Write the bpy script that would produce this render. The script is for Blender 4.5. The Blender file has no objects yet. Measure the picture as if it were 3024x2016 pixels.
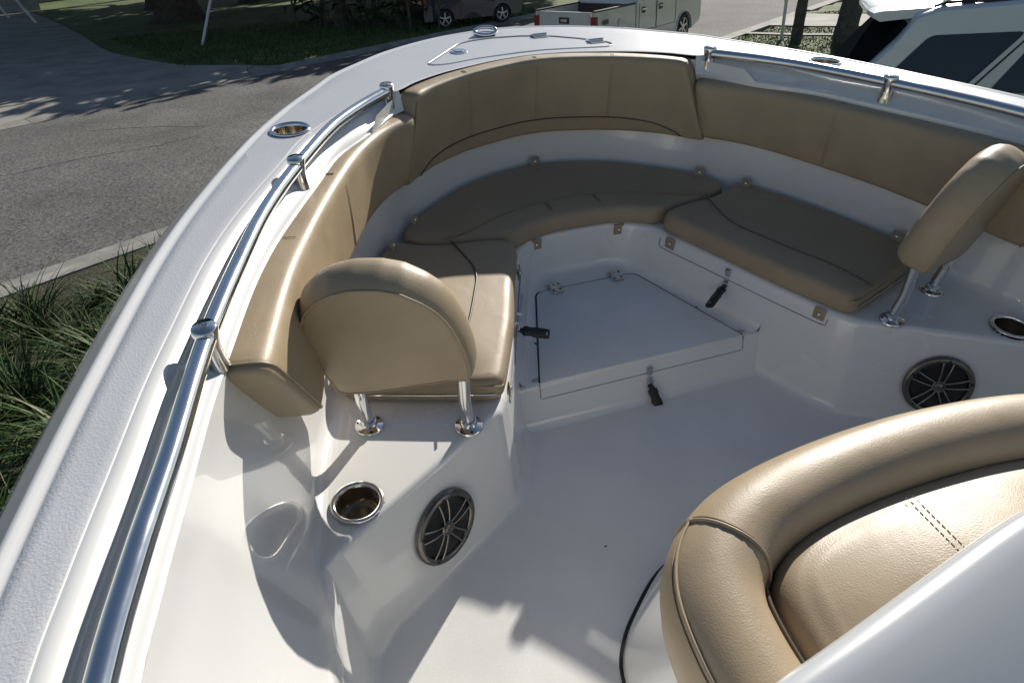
import bpy, bmesh, math, random
import numpy as np
from mathutils import Matrix, Vector, Quaternion
random.seed(7); rng = np.random.default_rng(7)
sc = bpy.context.scene
COL = sc.collection

# ------------------------------------------------------------------ camera
BOW_UP = math.radians(8.0)          # the boat sits bow-high on its trailer
TB = Matrix.Translation((0, 0, 1.9747)) @ Matrix.Rotation(BOW_UP, 4, 'X')   # boat frame -> world
CAM_P = Vector((-0.9663, -1.4761, 1.6468)); YAW, PITCH, ROLL = 0.34048, -0.66576, -0.00208
def cam_axes():
    f = Vector((math.sin(YAW)*math.cos(PITCH), math.cos(YAW)*math.cos(PITCH), math.sin(PITCH)))
    r = Vector((math.cos(YAW), -math.sin(YAW), 0)); u = r.cross(f)
    c, s = math.cos(ROLL), math.sin(ROLL)
    return c*r+s*u, -s*r+c*u, f
_r, _u, _f = cam_axes()
cam_d = bpy.data.cameras.new('camera'); cam = bpy.data.objects.new('camera', cam_d); COL.objects.link(cam)
m = Matrix.Identity(4)
for i in range(3):
    m[i][0], m[i][1], m[i][2], m[i][3] = _r[i], _u[i], -_f[i], CAM_P[i]
cam.matrix_world = TB @ m
cam_d.sensor_width = 36.0; cam_d.lens = 36.0*2097/3024; cam_d.clip_start = 0.05; cam_d.clip_end = 3000
sc.camera = cam

# ------------------------------------------------------------------ sky, sun, exposure
SUN_AZ, SUN_EL = math.radians(41.0), math.radians(23.2)     # in the boat frame, from the bow towards starboard
sun_b = Vector((math.sin(SUN_AZ)*math.cos(SUN_EL), math.cos(SUN_AZ)*math.cos(SUN_EL), math.sin(SUN_EL)))
sun_w = (TB.to_3x3() @ sun_b).normalized()
world = bpy.data.worlds.new('World'); sc.world = world; world.use_nodes = True
nt = world.node_tree; nt.nodes.clear()
sky = nt.nodes.new('ShaderNodeTexSky'); sky.sky_type = 'NISHITA'; sky.sun_disc = False
sky.sun_elevation = math.asin(sun_w.z); sky.sun_rotation = math.atan2(sun_w.x, sun_w.y)
sky.altitude = 0; sky.air_density = 1.0; sky.dust_density = 0.4; sky.ozone_density = 1.2
bg = nt.nodes.new('ShaderNodeBackground'); bg.inputs['Strength'].default_value = 0.06
wo = nt.nodes.new('ShaderNodeOutputWorld')
nt.links.new(sky.outputs[0], bg.inputs[0]); nt.links.new(bg.outputs[0], wo.inputs[0])
sl = bpy.data.lights.new('sun', 'SUN'); so = bpy.data.objects.new('sun', sl); COL.objects.link(so)
sl.energy = 4.8; sl.angle = math.radians(0.53); sl.color = (1.0, 0.945, 0.85)
so.rotation_euler = (-sun_w).to_track_quat('-Z', 'Y').to_euler(); so.location = (6, 6, 30)
sc.view_settings.view_transform = 'Standard'; sc.view_settings.look = 'None'
sc.view_settings.gamma = 1.0; sc.view_settings.exposure = 0.36
sc.render.engine = 'CYCLES'
sc.cycles.use_denoising = True
sc.cycles.max_bounces = 10; sc.cycles.diffuse_bounces = 6; sc.cycles.glossy_bounces = 4
sc.cycles.caustics_reflective = False; sc.cycles.caustics_refractive = False

# ------------------------------------------------------------------ materials
MATS = {}
def mat(name, col, rough=0.5, metal=0.0, coat=0.0, coat_r=0.05, spec=0.5, var=0.0, vscale=3.0, bump=0.0, bscale=200.0,
        bdetail=2.0, trans=0.0, bump2=0.0, bscale2=12.0, btype='NOISE', rvar=0.0, col2=None, emis=None):
    if name in MATS: return MATS[name]
    M = bpy.data.materials.new(name); M.use_nodes = True; t = M.node_tree; b = t.nodes['Principled BSDF']
    b.inputs['Base Color'].default_value = (*col, 1); b.inputs['Roughness'].default_value = rough
    b.inputs['Metallic'].default_value = metal; b.inputs['Coat Weight'].default_value = coat
    b.inputs['Coat Roughness'].default_value = coat_r; b.inputs['Specular IOR Level'].default_value = spec
    b.inputs['Transmission Weight'].default_value = trans
    tc = t.nodes.new('ShaderNodeTexCoord')
    if var > 0:
        n = t.nodes.new('ShaderNodeTexNoise'); n.inputs['Scale'].default_value = vscale; n.inputs['Detail'].default_value = 5
        t.links.new(tc.outputs['Object'], n.inputs['Vector'])
        r = t.nodes.new('ShaderNodeMapRange'); r.inputs[1].default_value = 0.3; r.inputs[2].default_value = 0.7
        t.links.new(n.outputs['Fac'], r.inputs[0])
        mx = t.nodes.new('ShaderNodeMix'); mx.data_type = 'RGBA'
        c2 = col2 if col2 else tuple(max(0, c*(1-var)) for c in col)
        mx.inputs[6].default_value = (*c2, 1); mx.inputs[7].default_value = (*[min(1, c*(1+var*0.4)) for c in col], 1)
        t.links.new(r.outputs[0], mx.inputs[0]); t.links.new(mx.outputs[2], b.inputs['Base Color'])
        if rvar > 0:
            r2 = t.nodes.new('ShaderNodeMapRange'); r2.inputs[1].default_value = 0.3; r2.inputs[2].default_value = 0.7
            r2.inputs[3].default_value = max(0, rough-rvar); r2.inputs[4].default_value = rough+rvar
            t.links.new(n.outputs['Fac'], r2.inputs[0]); t.links.new(r2.outputs[0], b.inputs['Roughness'])
    if bump > 0:
        if btype == 'VORONOI':
            n2 = t.nodes.new('ShaderNodeTexVoronoi'); n2.inputs['Scale'].default_value = bscale; o = n2.outputs['Distance']
        else:
            n2 = t.nodes.new('ShaderNodeTexNoise'); n2.inputs['Scale'].default_value = bscale
            n2.inputs['Detail'].default_value = bdetail; o = n2.outputs['Fac']
        t.links.new(tc.outputs['Object'], n2.inputs['Vector'])
        bp = t.nodes.new('ShaderNodeBump'); bp.inputs['Strength'].default_value = 1.0; bp.inputs['Distance'].default_value = bump
        t.links.new(o, bp.inputs['Height']); t.links.new(bp.outputs[0], b.inputs['Normal'])
        if bump2 > 0:
            n3 = t.nodes.new('ShaderNodeTexNoise'); n3.inputs['Scale'].default_value = bscale2; n3.inputs['Detail'].default_value = 3; n3.inputs['Distortion'].default_value = .8
            t.links.new(tc.outputs['Object'], n3.inputs['Vector'])
            b2 = t.nodes.new('ShaderNodeBump'); b2.inputs['Distance'].default_value = bump2; t.links.new(n3.outputs['Fac'], b2.inputs['Height'])
            t.links.new(b2.outputs[0], bp.inputs['Normal'])
    MATS[name] = M
    return M
GEL = mat('gelcoat', (0.77, 0.765, 0.745), 0.25, coat=1.0, coat_r=0.025, var=0.035, vscale=2.5, bump=0.00012, bscale=7, rvar=0.05)
SOLE = mat('sole_gelcoat', (0.76, 0.755, 0.735), 0.42, var=0.08, vscale=5, bump=0.0002, bscale=420, btype='VORONOI', rvar=0.06)
NONSKID = mat('nonskid_gelcoat', (0.54, 0.55, 0.575), 0.36, var=0.05, vscale=5, bump=0.0006, bscale=260, bdetail=1.0)
VINYL = mat('tan_vinyl', (0.385, 0.298, 0.192), 0.45, spec=0.45, var=0.10, vscale=9, bump=0.0004, bscale=320, rvar=0.08, bump2=0.0009, bscale2=9)
VINYL2 = mat('tan_vinyl_smooth', (0.345, 0.270, 0.178), 0.5, spec=0.4, var=0.08, vscale=8, bump=0.0002, bscale=420, rvar=0.06, bump2=0.0012, bscale2=10)
PIPE = mat('dark_piping', (0.075, 0.058, 0.042), 0.45)
THREAD = mat('tan_thread', (0.27, 0.20, 0.12), 0.6)
STEEL = mat('polished_steel', (0.80, 0.80, 0.79), 0.12, metal=1.0, var=0.08, vscale=14, rvar=0.04)
STEEL2 = mat('brushed_steel', (0.62, 0.62, 0.61), 0.2, metal=1.0, var=0.12, vscale=30)
SMOKE = mat('smoked_chrome', (0.20, 0.185, 0.165), 0.24, metal=1.0)
WELL = mat('bronze_steel', (0.46, 0.41, 0.34), 0.25, metal=1.0)
BLACK = mat('black_plastic', (0.012, 0.012, 0.013), 0.45)
GAP = mat('dark_gap', (0.02, 0.02, 0.022), 0.7)
CONE = mat('speaker_cone', (0.018, 0.019, 0.02), 0.55)
DASH = mat('grey_dash', (0.50, 0.515, 0.53), 0.30, coat=0.5, coat_r=0.08, var=0.05, vscale=4)
RUBBER = mat('rubber', (0.02, 0.02, 0.02), 0.7)

# ------------------------------------------------------------------ mesh helpers
def V(*a): return np.array(a, float)
class MB:
    def __init__(s): s.v = []; s.f = []; s.m = []
    def add(s, p): s.v.append(tuple(float(c) for c in p)); return len(s.v)-1
    def face(s, idx, mi=0): s.f.append(tuple(idx)); s.m.append(mi)
    def grid(s, rows, cu=False, cv=False, mi=0, mif=None):
        ids = [[s.add(p) for p in r] for r in rows]; R, C = len(ids), len(ids[0])
        for i in range(R if cu else R-1):
            for j in range(C if cv else C-1):
                a, b = ids[i], ids[(i+1) % R]; k = (j+1) % C
                s.face((a[j], b[j], b[k], a[k]), mi if mif is None else mif(i, j))
        return ids
    def tube(s, pts, r, n=10, mi=0, cap=True, closed=False):
        P = [np.array(p, float) for p in pts]; N = len(P); rows = []
        T = [P[(i+1) % N]-P[i-1] if closed else P[min(i+1, N-1)]-P[max(i-1, 0)] for i in range(N)]
        T = [t/(np.linalg.norm(t)+1e-12) for t in T]
        a = np.array([0, 0, 1.0]) if abs(T[0][2]) < 0.9 else np.array([1.0, 0, 0])
        U = np.cross(T[0], a); U /= np.linalg.norm(U)
        for i in range(N):
            U = U-T[i]*(U@T[i]); U /= np.linalg.norm(U)+1e-12; W = np.cross(T[i], U)
            rr = r(i/(N-1)) if callable(r) else r
            rows.append([P[i]+rr*(math.cos(2*math.pi*k/n)*U+math.sin(2*math.pi*k/n)*W) for k in range(n)])
        ids = s.grid(rows, cu=closed, cv=True, mi=mi)
        if cap and not closed:
            s.face(ids[0][::-1], mi); s.face(ids[-1], mi)
    def lathe(s, O, ax, prof, n=28, mi=0, cap0=False, cap1=False, sx=1.0):
        O = np.array(O, float); ax = np.array(ax, float); ax /= np.linalg.norm(ax)
        a = np.array([1.0, 0, 0]) if abs(ax[0]) < 0.9 else np.array([0, 1.0, 0])
        U = np.cross(ax, a); U /= np.linalg.norm(U); W = np.cross(ax, U)
        rows = [[O+ax*h+r*(sx*math.cos(2*math.pi*k/n)*U+math.sin(2*math.pi*k/n)*W) for k in range(n)] for r, h in prof]
        ids = s.grid(rows, cv=True, mi=mi)
        if cap0: s.face(ids[0][::-1], mi)
        if cap1: s.face(ids[-1], mi)
    def box(s, c, ax, ay, az, hx, hy, hz, mi=0):
        c, ax, ay, az = [np.array(q, float) for q in (c, ax, ay, az)]
        ids = [s.add(c+sx*hx*ax+sy*hy*ay+sz*hz*az) for sx in (-1, 1) for sy in (-1, 1) for sz in (-1, 1)]
        for q in ((0, 1, 3, 2), (4, 6, 7, 5), (0, 4, 5, 1), (2, 3, 7, 6), (0, 2, 6, 4), (1, 5, 7, 3)):
            s.face([ids[k] for k in q], mi)
    def abox(s, x0, x1, y0, y1, z0, z1, mi=0):
        s.box(((x0+x1)/2, (y0+y1)/2, (z0+z1)/2), (1, 0, 0), (0, 1, 0), (0, 0, 1), abs(x1-x0)/2, abs(y1-y0)/2, abs(z1-z0)/2, mi)
    def mesh(s, name, mats, smooth=True, ang=50, recalc=True):
        me = bpy.data.meshes.new(name); me.from_pydata(s.v, [], s.f)
        for M in (mats if isinstance(mats, (list, tuple)) else [mats]): me.materials.append(M)
        me.polygons.foreach_set('material_index', s.m)
        if recalc:
            bm = bmesh.new(); bm.from_mesh(me); bmesh.ops.remove_doubles(bm, verts=bm.verts, dist=1e-5)
            bmesh.ops.recalc_face_normals(bm, faces=bm.faces)
            if smooth:
                ca = math.radians(ang)
                for f in bm.faces: f.smooth = True
                for e in bm.edges:
                    if len(e.link_faces) == 2: e.smooth = e.calc_face_angle(0) < ca
            bm.to_mesh(me); bm.free()
        elif smooth: me.shade_smooth()
        me.update(); return me
    def build(s, name, mats, parent=None, smooth=True, ang=50, world=None, recalc=True):
        o = bpy.data.objects.new(name, s.mesh(name, mats, smooth, ang, recalc)); COL.objects.link(o)
        if parent is not None: o.parent = parent
        elif world is not None: o.matrix_world = world
        return o
def tag(o, label=None, cat=None, group=None, kind=None):
    if label: o['label'] = label
    if cat: o['category'] = cat
    if group: o['group'] = group
    if kind: o['kind'] = kind
    return o
def empty(name, world=None, loc=None):
    o = bpy.data.objects.new(name, None); COL.objects.link(o); o.empty_display_size = 0.2
    if world is not None: o.matrix_world = world
    if loc is not None: o.location = loc
    return o
def clone(o, parent=None, mw=None):
    c = o.copy(); COL.objects.link(c); c.parent = parent
    if mw is not None: c.matrix_world = mw
    for ch in list(o.children): clone(ch, c)
    return c
def cr(pts, n=8, closed=False):
    P = [np.array(p, float) for p in pts]; N = len(P); out = []
    for i in range(N if closed else N-1):
        p0 = P[i-1] if (closed or i > 0) else 2*P[0]-P[1]
        p1, p2 = P[i], P[(i+1) % N]
        p3 = P[(i+2) % N] if (closed or i+2 < N) else 2*P[-1]-P[-2]
        for k in range(n):
            t = k/n
            out.append(0.5*((2*p1)+(-p0+p2)*t+(2*p0-5*p1+4*p2-p3)*t*t+(-p0+3*p1-3*p2+p3)*t**3))
    if not closed: out.append(P[-1])
    return out
def resample(pts, n, closed=False):
    P = np.array(pts, float)
    if closed: P = np.vstack([P, P[:1]])
    d = np.r_[0, np.cumsum(np.linalg.norm(np.diff(P, axis=0), axis=1))]
    g = np.linspace(0, d[-1], n+1 if closed else n)
    Q = np.stack([np.interp(g, d, P[:, k]) for k in range(P.shape[1])], 1)
    return Q[:-1] if closed else Q
class Path:                                     # arc-length path in plan
    def __init__(s, pts):
        s.P = np.array(pts, float); s.d = np.r_[0, np.cumsum(np.linalg.norm(np.diff(s.P, axis=0), axis=1))]; s.L = s.d[-1]
    def at(s, u):
        return np.array([np.interp(u, s.d, s.P[:, k]) for k in range(s.P.shape[1])])
    def nrm(s, u, e=0.02):                      # left-hand normal in plan
        a, b = s.at(max(0, u-e)), s.at(min(s.L, u+e)); t = (b-a)[:2]; t /= np.linalg.norm(t)+1e-12
        return np.array([t[1], -t[0]])
def fillet(pts, rad, seg=4):
    P = [np.array(p, float) for p in pts]; out = [P[0]]
    for i in range(1, len(P)-1):
        r = rad[i-1]; a, b, c = P[i-1], P[i], P[i+1]
        la, lc = np.linalg.norm(a-b), np.linalg.norm(c-b)
        if r <= 0: out += [b]*(seg+1); continue
        p = b+(a-b)/(la+1e-9)*min(r, la*0.48); q = b+(c-b)/(lc+1e-9)*min(r, lc*0.48)
        for k in range(seg+1):
            t = k/seg; out.append((1-t)**2*p+2*t*(1-t)*b+t*t*q)
    return out+[P[-1]]
def mir(p): return np.array([-p[0], *p[1:]])
def zd(y): return 0.905-0.035*y if y > -1.2 else 0.947
# ================================================================== the boat
boat = empty('boat', TB)
tag(boat, 'white fibreglass motorboat with tan bow seating, seen from its console', 'boat')

OUT = [(0, 1.545), (.2, 1.51), (.35, 1.45), (.52, 1.345), (.66, 1.215), (.76, 1.11), (.83, 1.0), (.935, .83), (1.04, .63), (1.13, .42),
       (1.2, .23), (1.25, .08), (1.30, -.10), (1.345, -.30), (1.385, -.50), (1.415, -.67), (1.445, -.86), (1.465, -1.05), (1.49, -1.4), (1.51, -2.2), (1.51, -3.6)]
DI = [(0, 1.036), (.13, 1.02), (.24, .985), (.36, .937), (.47, .868), (.545, .80), (.635, .775), (.75, .647), (.872, .49), (.95, .32),
      (1.02, .165), (1.085, .01), (1.14, -.158), (1.187, -.348), (1.225, -.511), (1.254, -.668), (1.29, -.863), (1.312, -1.02), (1.335, -1.4), (1.35, -2.2), (1.35, -3.6)]
NST = len(OUT)
SUB = 5
def full(half):                                 # port aft -> bow -> starboard aft
    h = [np.array(p, float) for p in half]
    return [mir(p) for p in h[:0:-1]]+h
def dense(half): return cr(full(half), SUB)
oD, dD = dense(OUT), dense(DI)
# --- gunwale deck: rub rail, rounded outer edge, ridge, smooth margin, textured strip, inner margin
rows = []
for o, d in zip(oD, dD):
    v = d-o; L = np.linalg.norm(v); v = v/L; z = zd(o[1])
    P = lambda a, zz: np.array([*(o+v*a), zz])
    zi = zd(d[1])
    lip = lambda a: z+(zi-z)*a/L
    tx = max(0.09, 0.0835)
    rows.append([P(.035, z-.30), P(.0, z-.17), P(-.012, z-.15), P(-.014, z-.115), P(-.006, z-.095), P(.0, z-.078), P(.003, z-.056), P(.010, z-.042), P(.028, z-.0275),
                 P(.050, z-.0120), P(.060, z-.0035), P(.066, z+.0005), P(.072, z+.0008), P(.079, z-.0016), P(.085, z-.003),
                 P(tx, lip(tx)-.003)]+[P(tx+(L-tx)*t, lip(tx+(L-tx)*t)-.0015) for t in (.02, .25, .5, .75, .97)]+[P(L, zi-.003)])
mb = MB(); mb.grid(rows, mif=lambda i, j: 1 if 16 <= j <= 19 else (2 if 1 <= j <= 3 else 0))
RUBMAT = mat('rub_rail', (0.6, 0.6, 0.6), 0.4, var=0.1)
mb.build('gunwale_deck', [GEL, NONSKID, RUBMAT], boat, ang=60)

# --- coaming: from the deck's inner edge down to the crease the side bolsters butt against
CRo = []
for i in range(NST):
    if i < 5: CRo.append((DI[i][0], DI[i][1]-.02)); continue
    a, b = np.array(DI[max(i-1, 5)]), np.array(DI[min(i+1, NST-1)]); t = (b-a)/np.linalg.norm(b-a)
    n = np.array([-t[1], t[0]]);  n = -n if n[0] > 0 else n
    off = .088 if i > 6 else (.03 if i == 5 else .07)
    CRo.append(tuple(np.array(DI[i])+n*off))
SIDE = slice(5, NST)
cD = cr(CRo[5:], SUB); dS = cr(DI[5:], SUB)
CRp = Path(cD)
def CRy(y):                                     # point of the crease curve at a given y
    P = CRp.P; k = np.argsort(P[:, 1]); return np.array([np.interp(y, P[k, 1], P[k, 0]), y])
for sgn in (1, -1):
    rows = []
    for d, c in zip(dS, cD):
        zi, zc = zd(d[1])-.003, zd(c[1])-.06
        v = c-d; P = lambda t, zz: np.array([sgn*(d+v*t)[0], (d+v*t)[1], zz])
        rows.append([P(0, zi), P(.05, zi+.001), P(.14, zi+.001), P(.22, zi-.002), P(.30, zi-.008), P(.42, zi-.018), P(.6, zi-.033), P(.8, zi-.047), P(.90, zc+.0055), P(.95, zc+.0035), P(.98, zc+.0018), P(1, zc)])
    mb = MB(); mb.grid(rows); mb.build('coaming', [GEL], boat, ang=60)

# --- cockpit liner: platform / sole, riser, bench top, inner wall
ZS, ZP, ZB = .09, .231, .40
ST = [  # F(foot) R(riser top) S(bench outer) W(wall top)
 ((0, .56), (0, .552), (0, 1.003), (0, 1.03)), ((.06, .56), (.06, .552), (.11, .99), (.12, 1.015)), ((.11, .556), (.12, .55), (.206, .963), (.22, .985)),
 ((.175, .52), (.195, .53), (.33, .905), (.35, .935)), ((.215, .465), (.245, .488), (.45, .815), (.47, .855)), ((.24, .41), (.272, .43), (.553, .724), (.565, .775)),
 ((.295, .285), (.325, .30), (.66, .59), .60), ((.352, .15), (.385, .15), (.75, .46), .46), ((.4173, .0002), (.438, .01), (.84, .26), .27)]
ST2 = [((.40, -.008), (.438, .01), (.84, .26), .27), ((.452, -.13), (.49, -.11), (.91, .08), .1), ((.498, -.232), (.527, -.19), (.955, -.05), -.05), ((.535, -.288), (.556, -.234), (.980, -.14), -.15),
 ((.62, -.343), (.66, -.30), (1.003, -.22), -.24), ((.74, -.419), (.80, -.389), (1.027, -.32), -.36), ((.85, -.488), (.93, -.471), (1.045, -.42), -.48),
 ((.93, -.54), (1.005, -.520), (1.055, -.50), -.58), ((.985, -.60), (1.037, -.548), (1.058, -.548), -.68), ((1.02, -.72), (1.045, -.70), (1.052, -.70), -.8),
 ((1.04, -.95), (1.05, -.95), (1.055, -.95), -1.0), ((1.05, -1.5), (1.055, -1.5), (1.06, -1.5), -1.5), ((1.05, -3.6), (1.055, -3.6), (1.06, -3.6), -3.5)]
def station(s, zf, k2=None):
    F, R, S, W = [np.array(q if not isinstance(q, (int, float)) else CRy(q), float) for q in s]
    bow = not isinstance(s[3], (int, float))
    zr, zs = ZB, ZB+.002
    if k2 is not None and k2 > 8:
        q_ = min(1, k2-8); q_ = q_*q_*(3-2*q_); zr, zs = ZB-.15*q_, ZB+.002*(1-q_)
    zw = zd(W[1])-.06 if not bow else .86
    d = R-S; d = d/(np.linalg.norm(d)+1e-9)
    ins = F+np.array([-.10 if F[0] > .1 else -.10*F[0]/.1, -.10 if F[1] > .2 else 0])
    A = np.array([*ins, zf])
    if bow or s[3] > .0:
        Mp = np.array([*(S*.45+W*.55), .60])
        extra = Mp*.4+np.array([*W, zw])*.6
    else:
        Mp = np.array([S[0]+.64*(W[0]-S[0]), S[1]*.5+W[1]*.5, .64]); extra = np.array([S[0]+.965*(W[0]-S[0]), W[1], zw-.055])
    B = [A, np.array([*F, zf]), np.array([*R, zr]), np.array([*S, zs]), Mp, extra, np.array([*W, zw])]
    return fillet(B, [.035, .022, .040, .2, .04], 6), A
def lerp_st(L, n):
    out = []
    for a, b in zip(L[:-1], L[1:]):
        for k in range(n):
            t = k/n; q = []
            for x, y in zip(a, b):
                if isinstance(x, (int, float)) != isinstance(y, (int, float)):
                    x = tuple(CRy(x)) if isinstance(x, (int, float)) else x; y = tuple(CRy(y)) if isinstance(y, (int, float)) else y
                q.append(x+(y-x)*t if isinstance(x, (int, float)) else tuple(np.array(x)+(np.array(y)-np.array(x))*t))
            out.append(tuple(q))
    return out+[L[-1]]
def smooth_st(L, n):                            # Catmull-Rom through the plan points of the stations
    num = [[(CRy(q) if isinstance(q, (int, float)) else q) for q in s] for s in L]
    cur = [cr([s[k] for s in num], n) for k in range(4)]
    flat = [s[3] if isinstance(s[3], (int, float)) else None for s in L]
    out = []
    for i in range(len(cur[0])):
        j = i//n; w = tuple(cur[3][i])
        if flat[min(j, len(L)-1)] is not None: w = float(cur[3][i][1])
        out.append((tuple(cur[0][i]), tuple(cur[1][i]), tuple(cur[2][i]), w))
    return out
for nm, L, zf, k0 in (('bow_bench', ST, ZP, None), ('side_bench', ST2, ZS, 0)):
    if nm == 'bow_bench': seq = smooth_st(L, 4); kk = [None]*len(seq)
    else:
        seq = lerp_st(L, 6); kk = [i/6 for i in range(len(seq))]
        Sc = cr([s[2] for s in L], 6); Wc = np.interp(np.linspace(0, len(L)-1, len(seq)), range(len(L)), [s[3] for s in L])
        ker = np.ones(7)/7; Wc = np.convolve(np.pad(Wc, 3, mode='edge'), ker, 'valid')
        seq = [(s[0], s[1], tuple(Sc[i]), float(Wc[i]) if 3 < i < len(seq)-3 else s[3]) for i, s in enumerate(seq)]
    rr, AA = [], []
    for s, k in zip(seq, kk):
        q, A = station(s, zf, k); rr.append(q); AA.append(A)
    if nm == 'bow_bench':
        rows = [[mir(p) for p in r_] for r_ in rr[:0:-1]]+rr
        mb = MB(); mb.grid(rows, mif=lambda i, j: 1 if j < 3 else 0); mb.build('bow_bench', [GEL, SOLE], boat, ang=40)
        A_P = [mir(p) for p in AA[:0:-1]]+AA
    else:
        for sgn in (1, -1):
            mb = MB(); mb.grid([[np.array([sgn*p[0], p[1], p[2]]) for p in r_] for r_ in rr], mif=lambda i, j: 1 if j < 3 else 0); mb.build('side_bench', [GEL, SOLE], boat, ang=40)
        A_S = AA
# platform top + its aft riser
mb = MB()
ids = [mb.add(p) for p in A_P]; mb.face(ids)
xe = A_P[-1][0]
rows = []
prof = fillet([V(0, .03, ZP), V(0, -.002, ZP), V(0, -.035, ZS), V(0, -.10, ZS-.004)], [.018, .04], 5)
for x in np.linspace(-.43, .43, 25): rows.append([V(x, p[1], p[2]) for p in prof])
mb2 = MB(); mb2.grid(rows)
mb2.build('platform_riser', [GEL], boat, ang=40)
mb.build('platform', [SOLE], boat)
mb = MB()
pts = [p for p in A_S]; ids = [mb.add(p) for p in pts]+[mb.add(mir(p)) for p in pts[::-1]]
mb.face(ids); mb.build('sole', [SOLE], boat)
mb = MB(); mb.abox(-.36, .36, -.3, .03, ZP-.0025, ZP-.0020); 
# --- hull below the rub rail
rows = []
for o in oD:
    y = o[1]; z = zd(y); n = o/ (np.linalg.norm(o)+1e-9)
    k = max(0.0, min(1.0, (1.55-y)/2.6))
    ch = np.array([o[0]*(.28+.55*k), y-(.25+.25*(1-k))])
    rows.append([np.array([*(o*.98), z-.17]), np.array([*(o*.93+ch*.07), z-.40]), np.array([*ch, -.18-.10*k]), np.array([o[0]*.25*k, y-.55*(1-k)-.2, -.42-.10*k]), np.array([0, y-.6*(1-k)-.2, -.48-.1*k])])
mb = MB(); mb.grid(rows); mb.build('hull', [GEL], boat, ang=35)

# ---------------------------------------------------------------- grab rails
RAIL = [(.585, .775), (.70, .645), (.80, .50), (.915, .26), (1.0, .05), (1.06, -.15), (1.131, -.43), (1.18, -.7), (1.214, -.87), (1.24, -1.05), (1.262, -1.4), (1.275, -2.0)]
rp = Path(cr(RAIL, 8))
STN = [(.588, .772, .0), (.911, .25, 1.), (1.131, -.43, 2.), (1.25, -1.3, 3.)]
def on_rail(x, y):
    d = np.hypot(rp.P[:, 0]-x, rp.P[:, 1]-y); return rp.d[int(np.argmin(d))]
for sgn in (-1, 1):
    rail = empty('grab_rail'); rail.parent = boat
    us = [on_rail(x, y) for x, y, _ in STN]
    spans = list(zip(us[:-1], us[1:]))+[(us[-1], rp.L)]
    for a, b in spans:
        mb = MB(); pts = []
        for u in np.linspace(a, b, 26):
            p = rp.at(u); pts.append((sgn*p[0], p[1], zd(p[1])+.006))
        mb.tube(pts, .0165, 20); mb.build('tube', [STEEL], rail)
    for u in us:
        p = rp.at(u); z = zd(p[1])+.006; nin = rp.nrm(u); q = lambda a: (sgn*(p[0]+nin[0]*a), p[1]+nin[1]*a)
        st = empty('stanchion'); st.parent = rail
        mb = MB()      # oval post that widens into the cap over the tube
        rows = []
        t = np.array([-nin[1]*sgn, nin[0]]) if True else None
        t = np.array([sgn*(-nin[1]), nin[0]]); nn = np.array([sgn*nin[0], nin[1]])
        for h, w, l, sh in ((-.064, .0165, .022, .006), (-.052, .0155, .020, .005), (-.04, .015, .019, .003), (-.02, .0155, .019, .001), (.0, .019, .021, .0), (.012, .0215, .0235, -.001), (.020, .0215, .0235, -.001)):
            c = np.array(q(sh)); rows.append([np.array([*(c+nn*w*math.cos(a)+t*l*math.sin(a)), z+h]) for a in np.linspace(0, 2*math.pi, 24, endpoint=False)])
        rows.append([np.array([*(np.array(q(-.001))+nn*.019*math.cos(a)+t*.021*math.sin(a)), z+.0235]) for a in np.linspace(0, 2*math.pi, 24, endpoint=False)])
        ids = mb.grid(rows, cv=True); mb.face(ids[-1]); mb.face(ids[0][::-1]); mb.build('post', [STEEL], st, ang=70)
        mb = MB(); c = q(-.001); mb.lathe((c[0], c[1], z+.0236), (0, 0, 1), [(.0082, 0), (.0078, .0018), (.004, .002), (.0035, .0005)], 16, cap1=True); mb.build('screw', [STEEL2], st)

# ---------------------------------------------------------------- cup holders
def cup(parent, O, ax, R=.057, depth=.085, light=True):
    e = empty('cup_holder'); e.parent = parent
    O = np.array(O, float); ax = np.array(ax, float)
    mb = MB(); mb.lathe(O, ax, [(R, .001), (R, .004), (R-.003, .006), (R-.008, .0055), (R-.011, .002), (R-.012, -.004)], 40); mb.build('rim', [STEEL], e, ang=70)
    mb = MB(); mb.lathe(O, ax, [(R-.012, -.003), (R-.012, -depth*.55), (R-.014, -depth*.6), (R-.024, -depth*.62), (R-.025, -depth)], 40, cap1=True); mb.build('well', [WELL], e, ang=30)
    return e
for s in (-1, 1):
    cup(boat, (s*.95, -.412, ZB+.0065), (0, 0, 1), .058)
    cup(boat, (s*.906, .55, zd(.55)-.0005), (0, .035, 1), .056)
# holes under the holders are simply dark wells sunk into the moulding: cut them
def cut_hole(objname_list, centre, r, zlo, zhi):
    for o in list(boat.children):
        if o.name.split('.')[0] not in objname_list: continue
        me = o.data; bm = bmesh.new(); bm.from_mesh(me)
        c = Vector(centre)
        near = [f for f in bm.faces if any((v.co.xy-c.xy).length < r*3.2 for v in f.verts) or (f.calc_center_median().xy-c.xy).length < r*3.5]
        near = [f for f in near if zlo < f.calc_center_median().z < zhi]
        if near:
            ed = list({e for f in near for e in f.edges})
            bmesh.ops.subdivide_edges(bm, edges=ed, cuts=7, use_grid_fill=True)
            kill = [f for f in bm.faces if (f.calc_center_median().xy-c.xy).length < r and zlo < f.calc_center_median().z < zhi]
            bmesh.ops.delete(bm, geom=kill, context='FACES')
        bm.to_mesh(me); bm.free(); me.update()
for s in (-1, 1):
    cut_hole(['side_bench'], (s*.95, -.412, .4), .053, .36, .44)
    cut_hole(['gunwale_deck'], (s*.906, .55, .88), .051, .85, .95)

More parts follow.
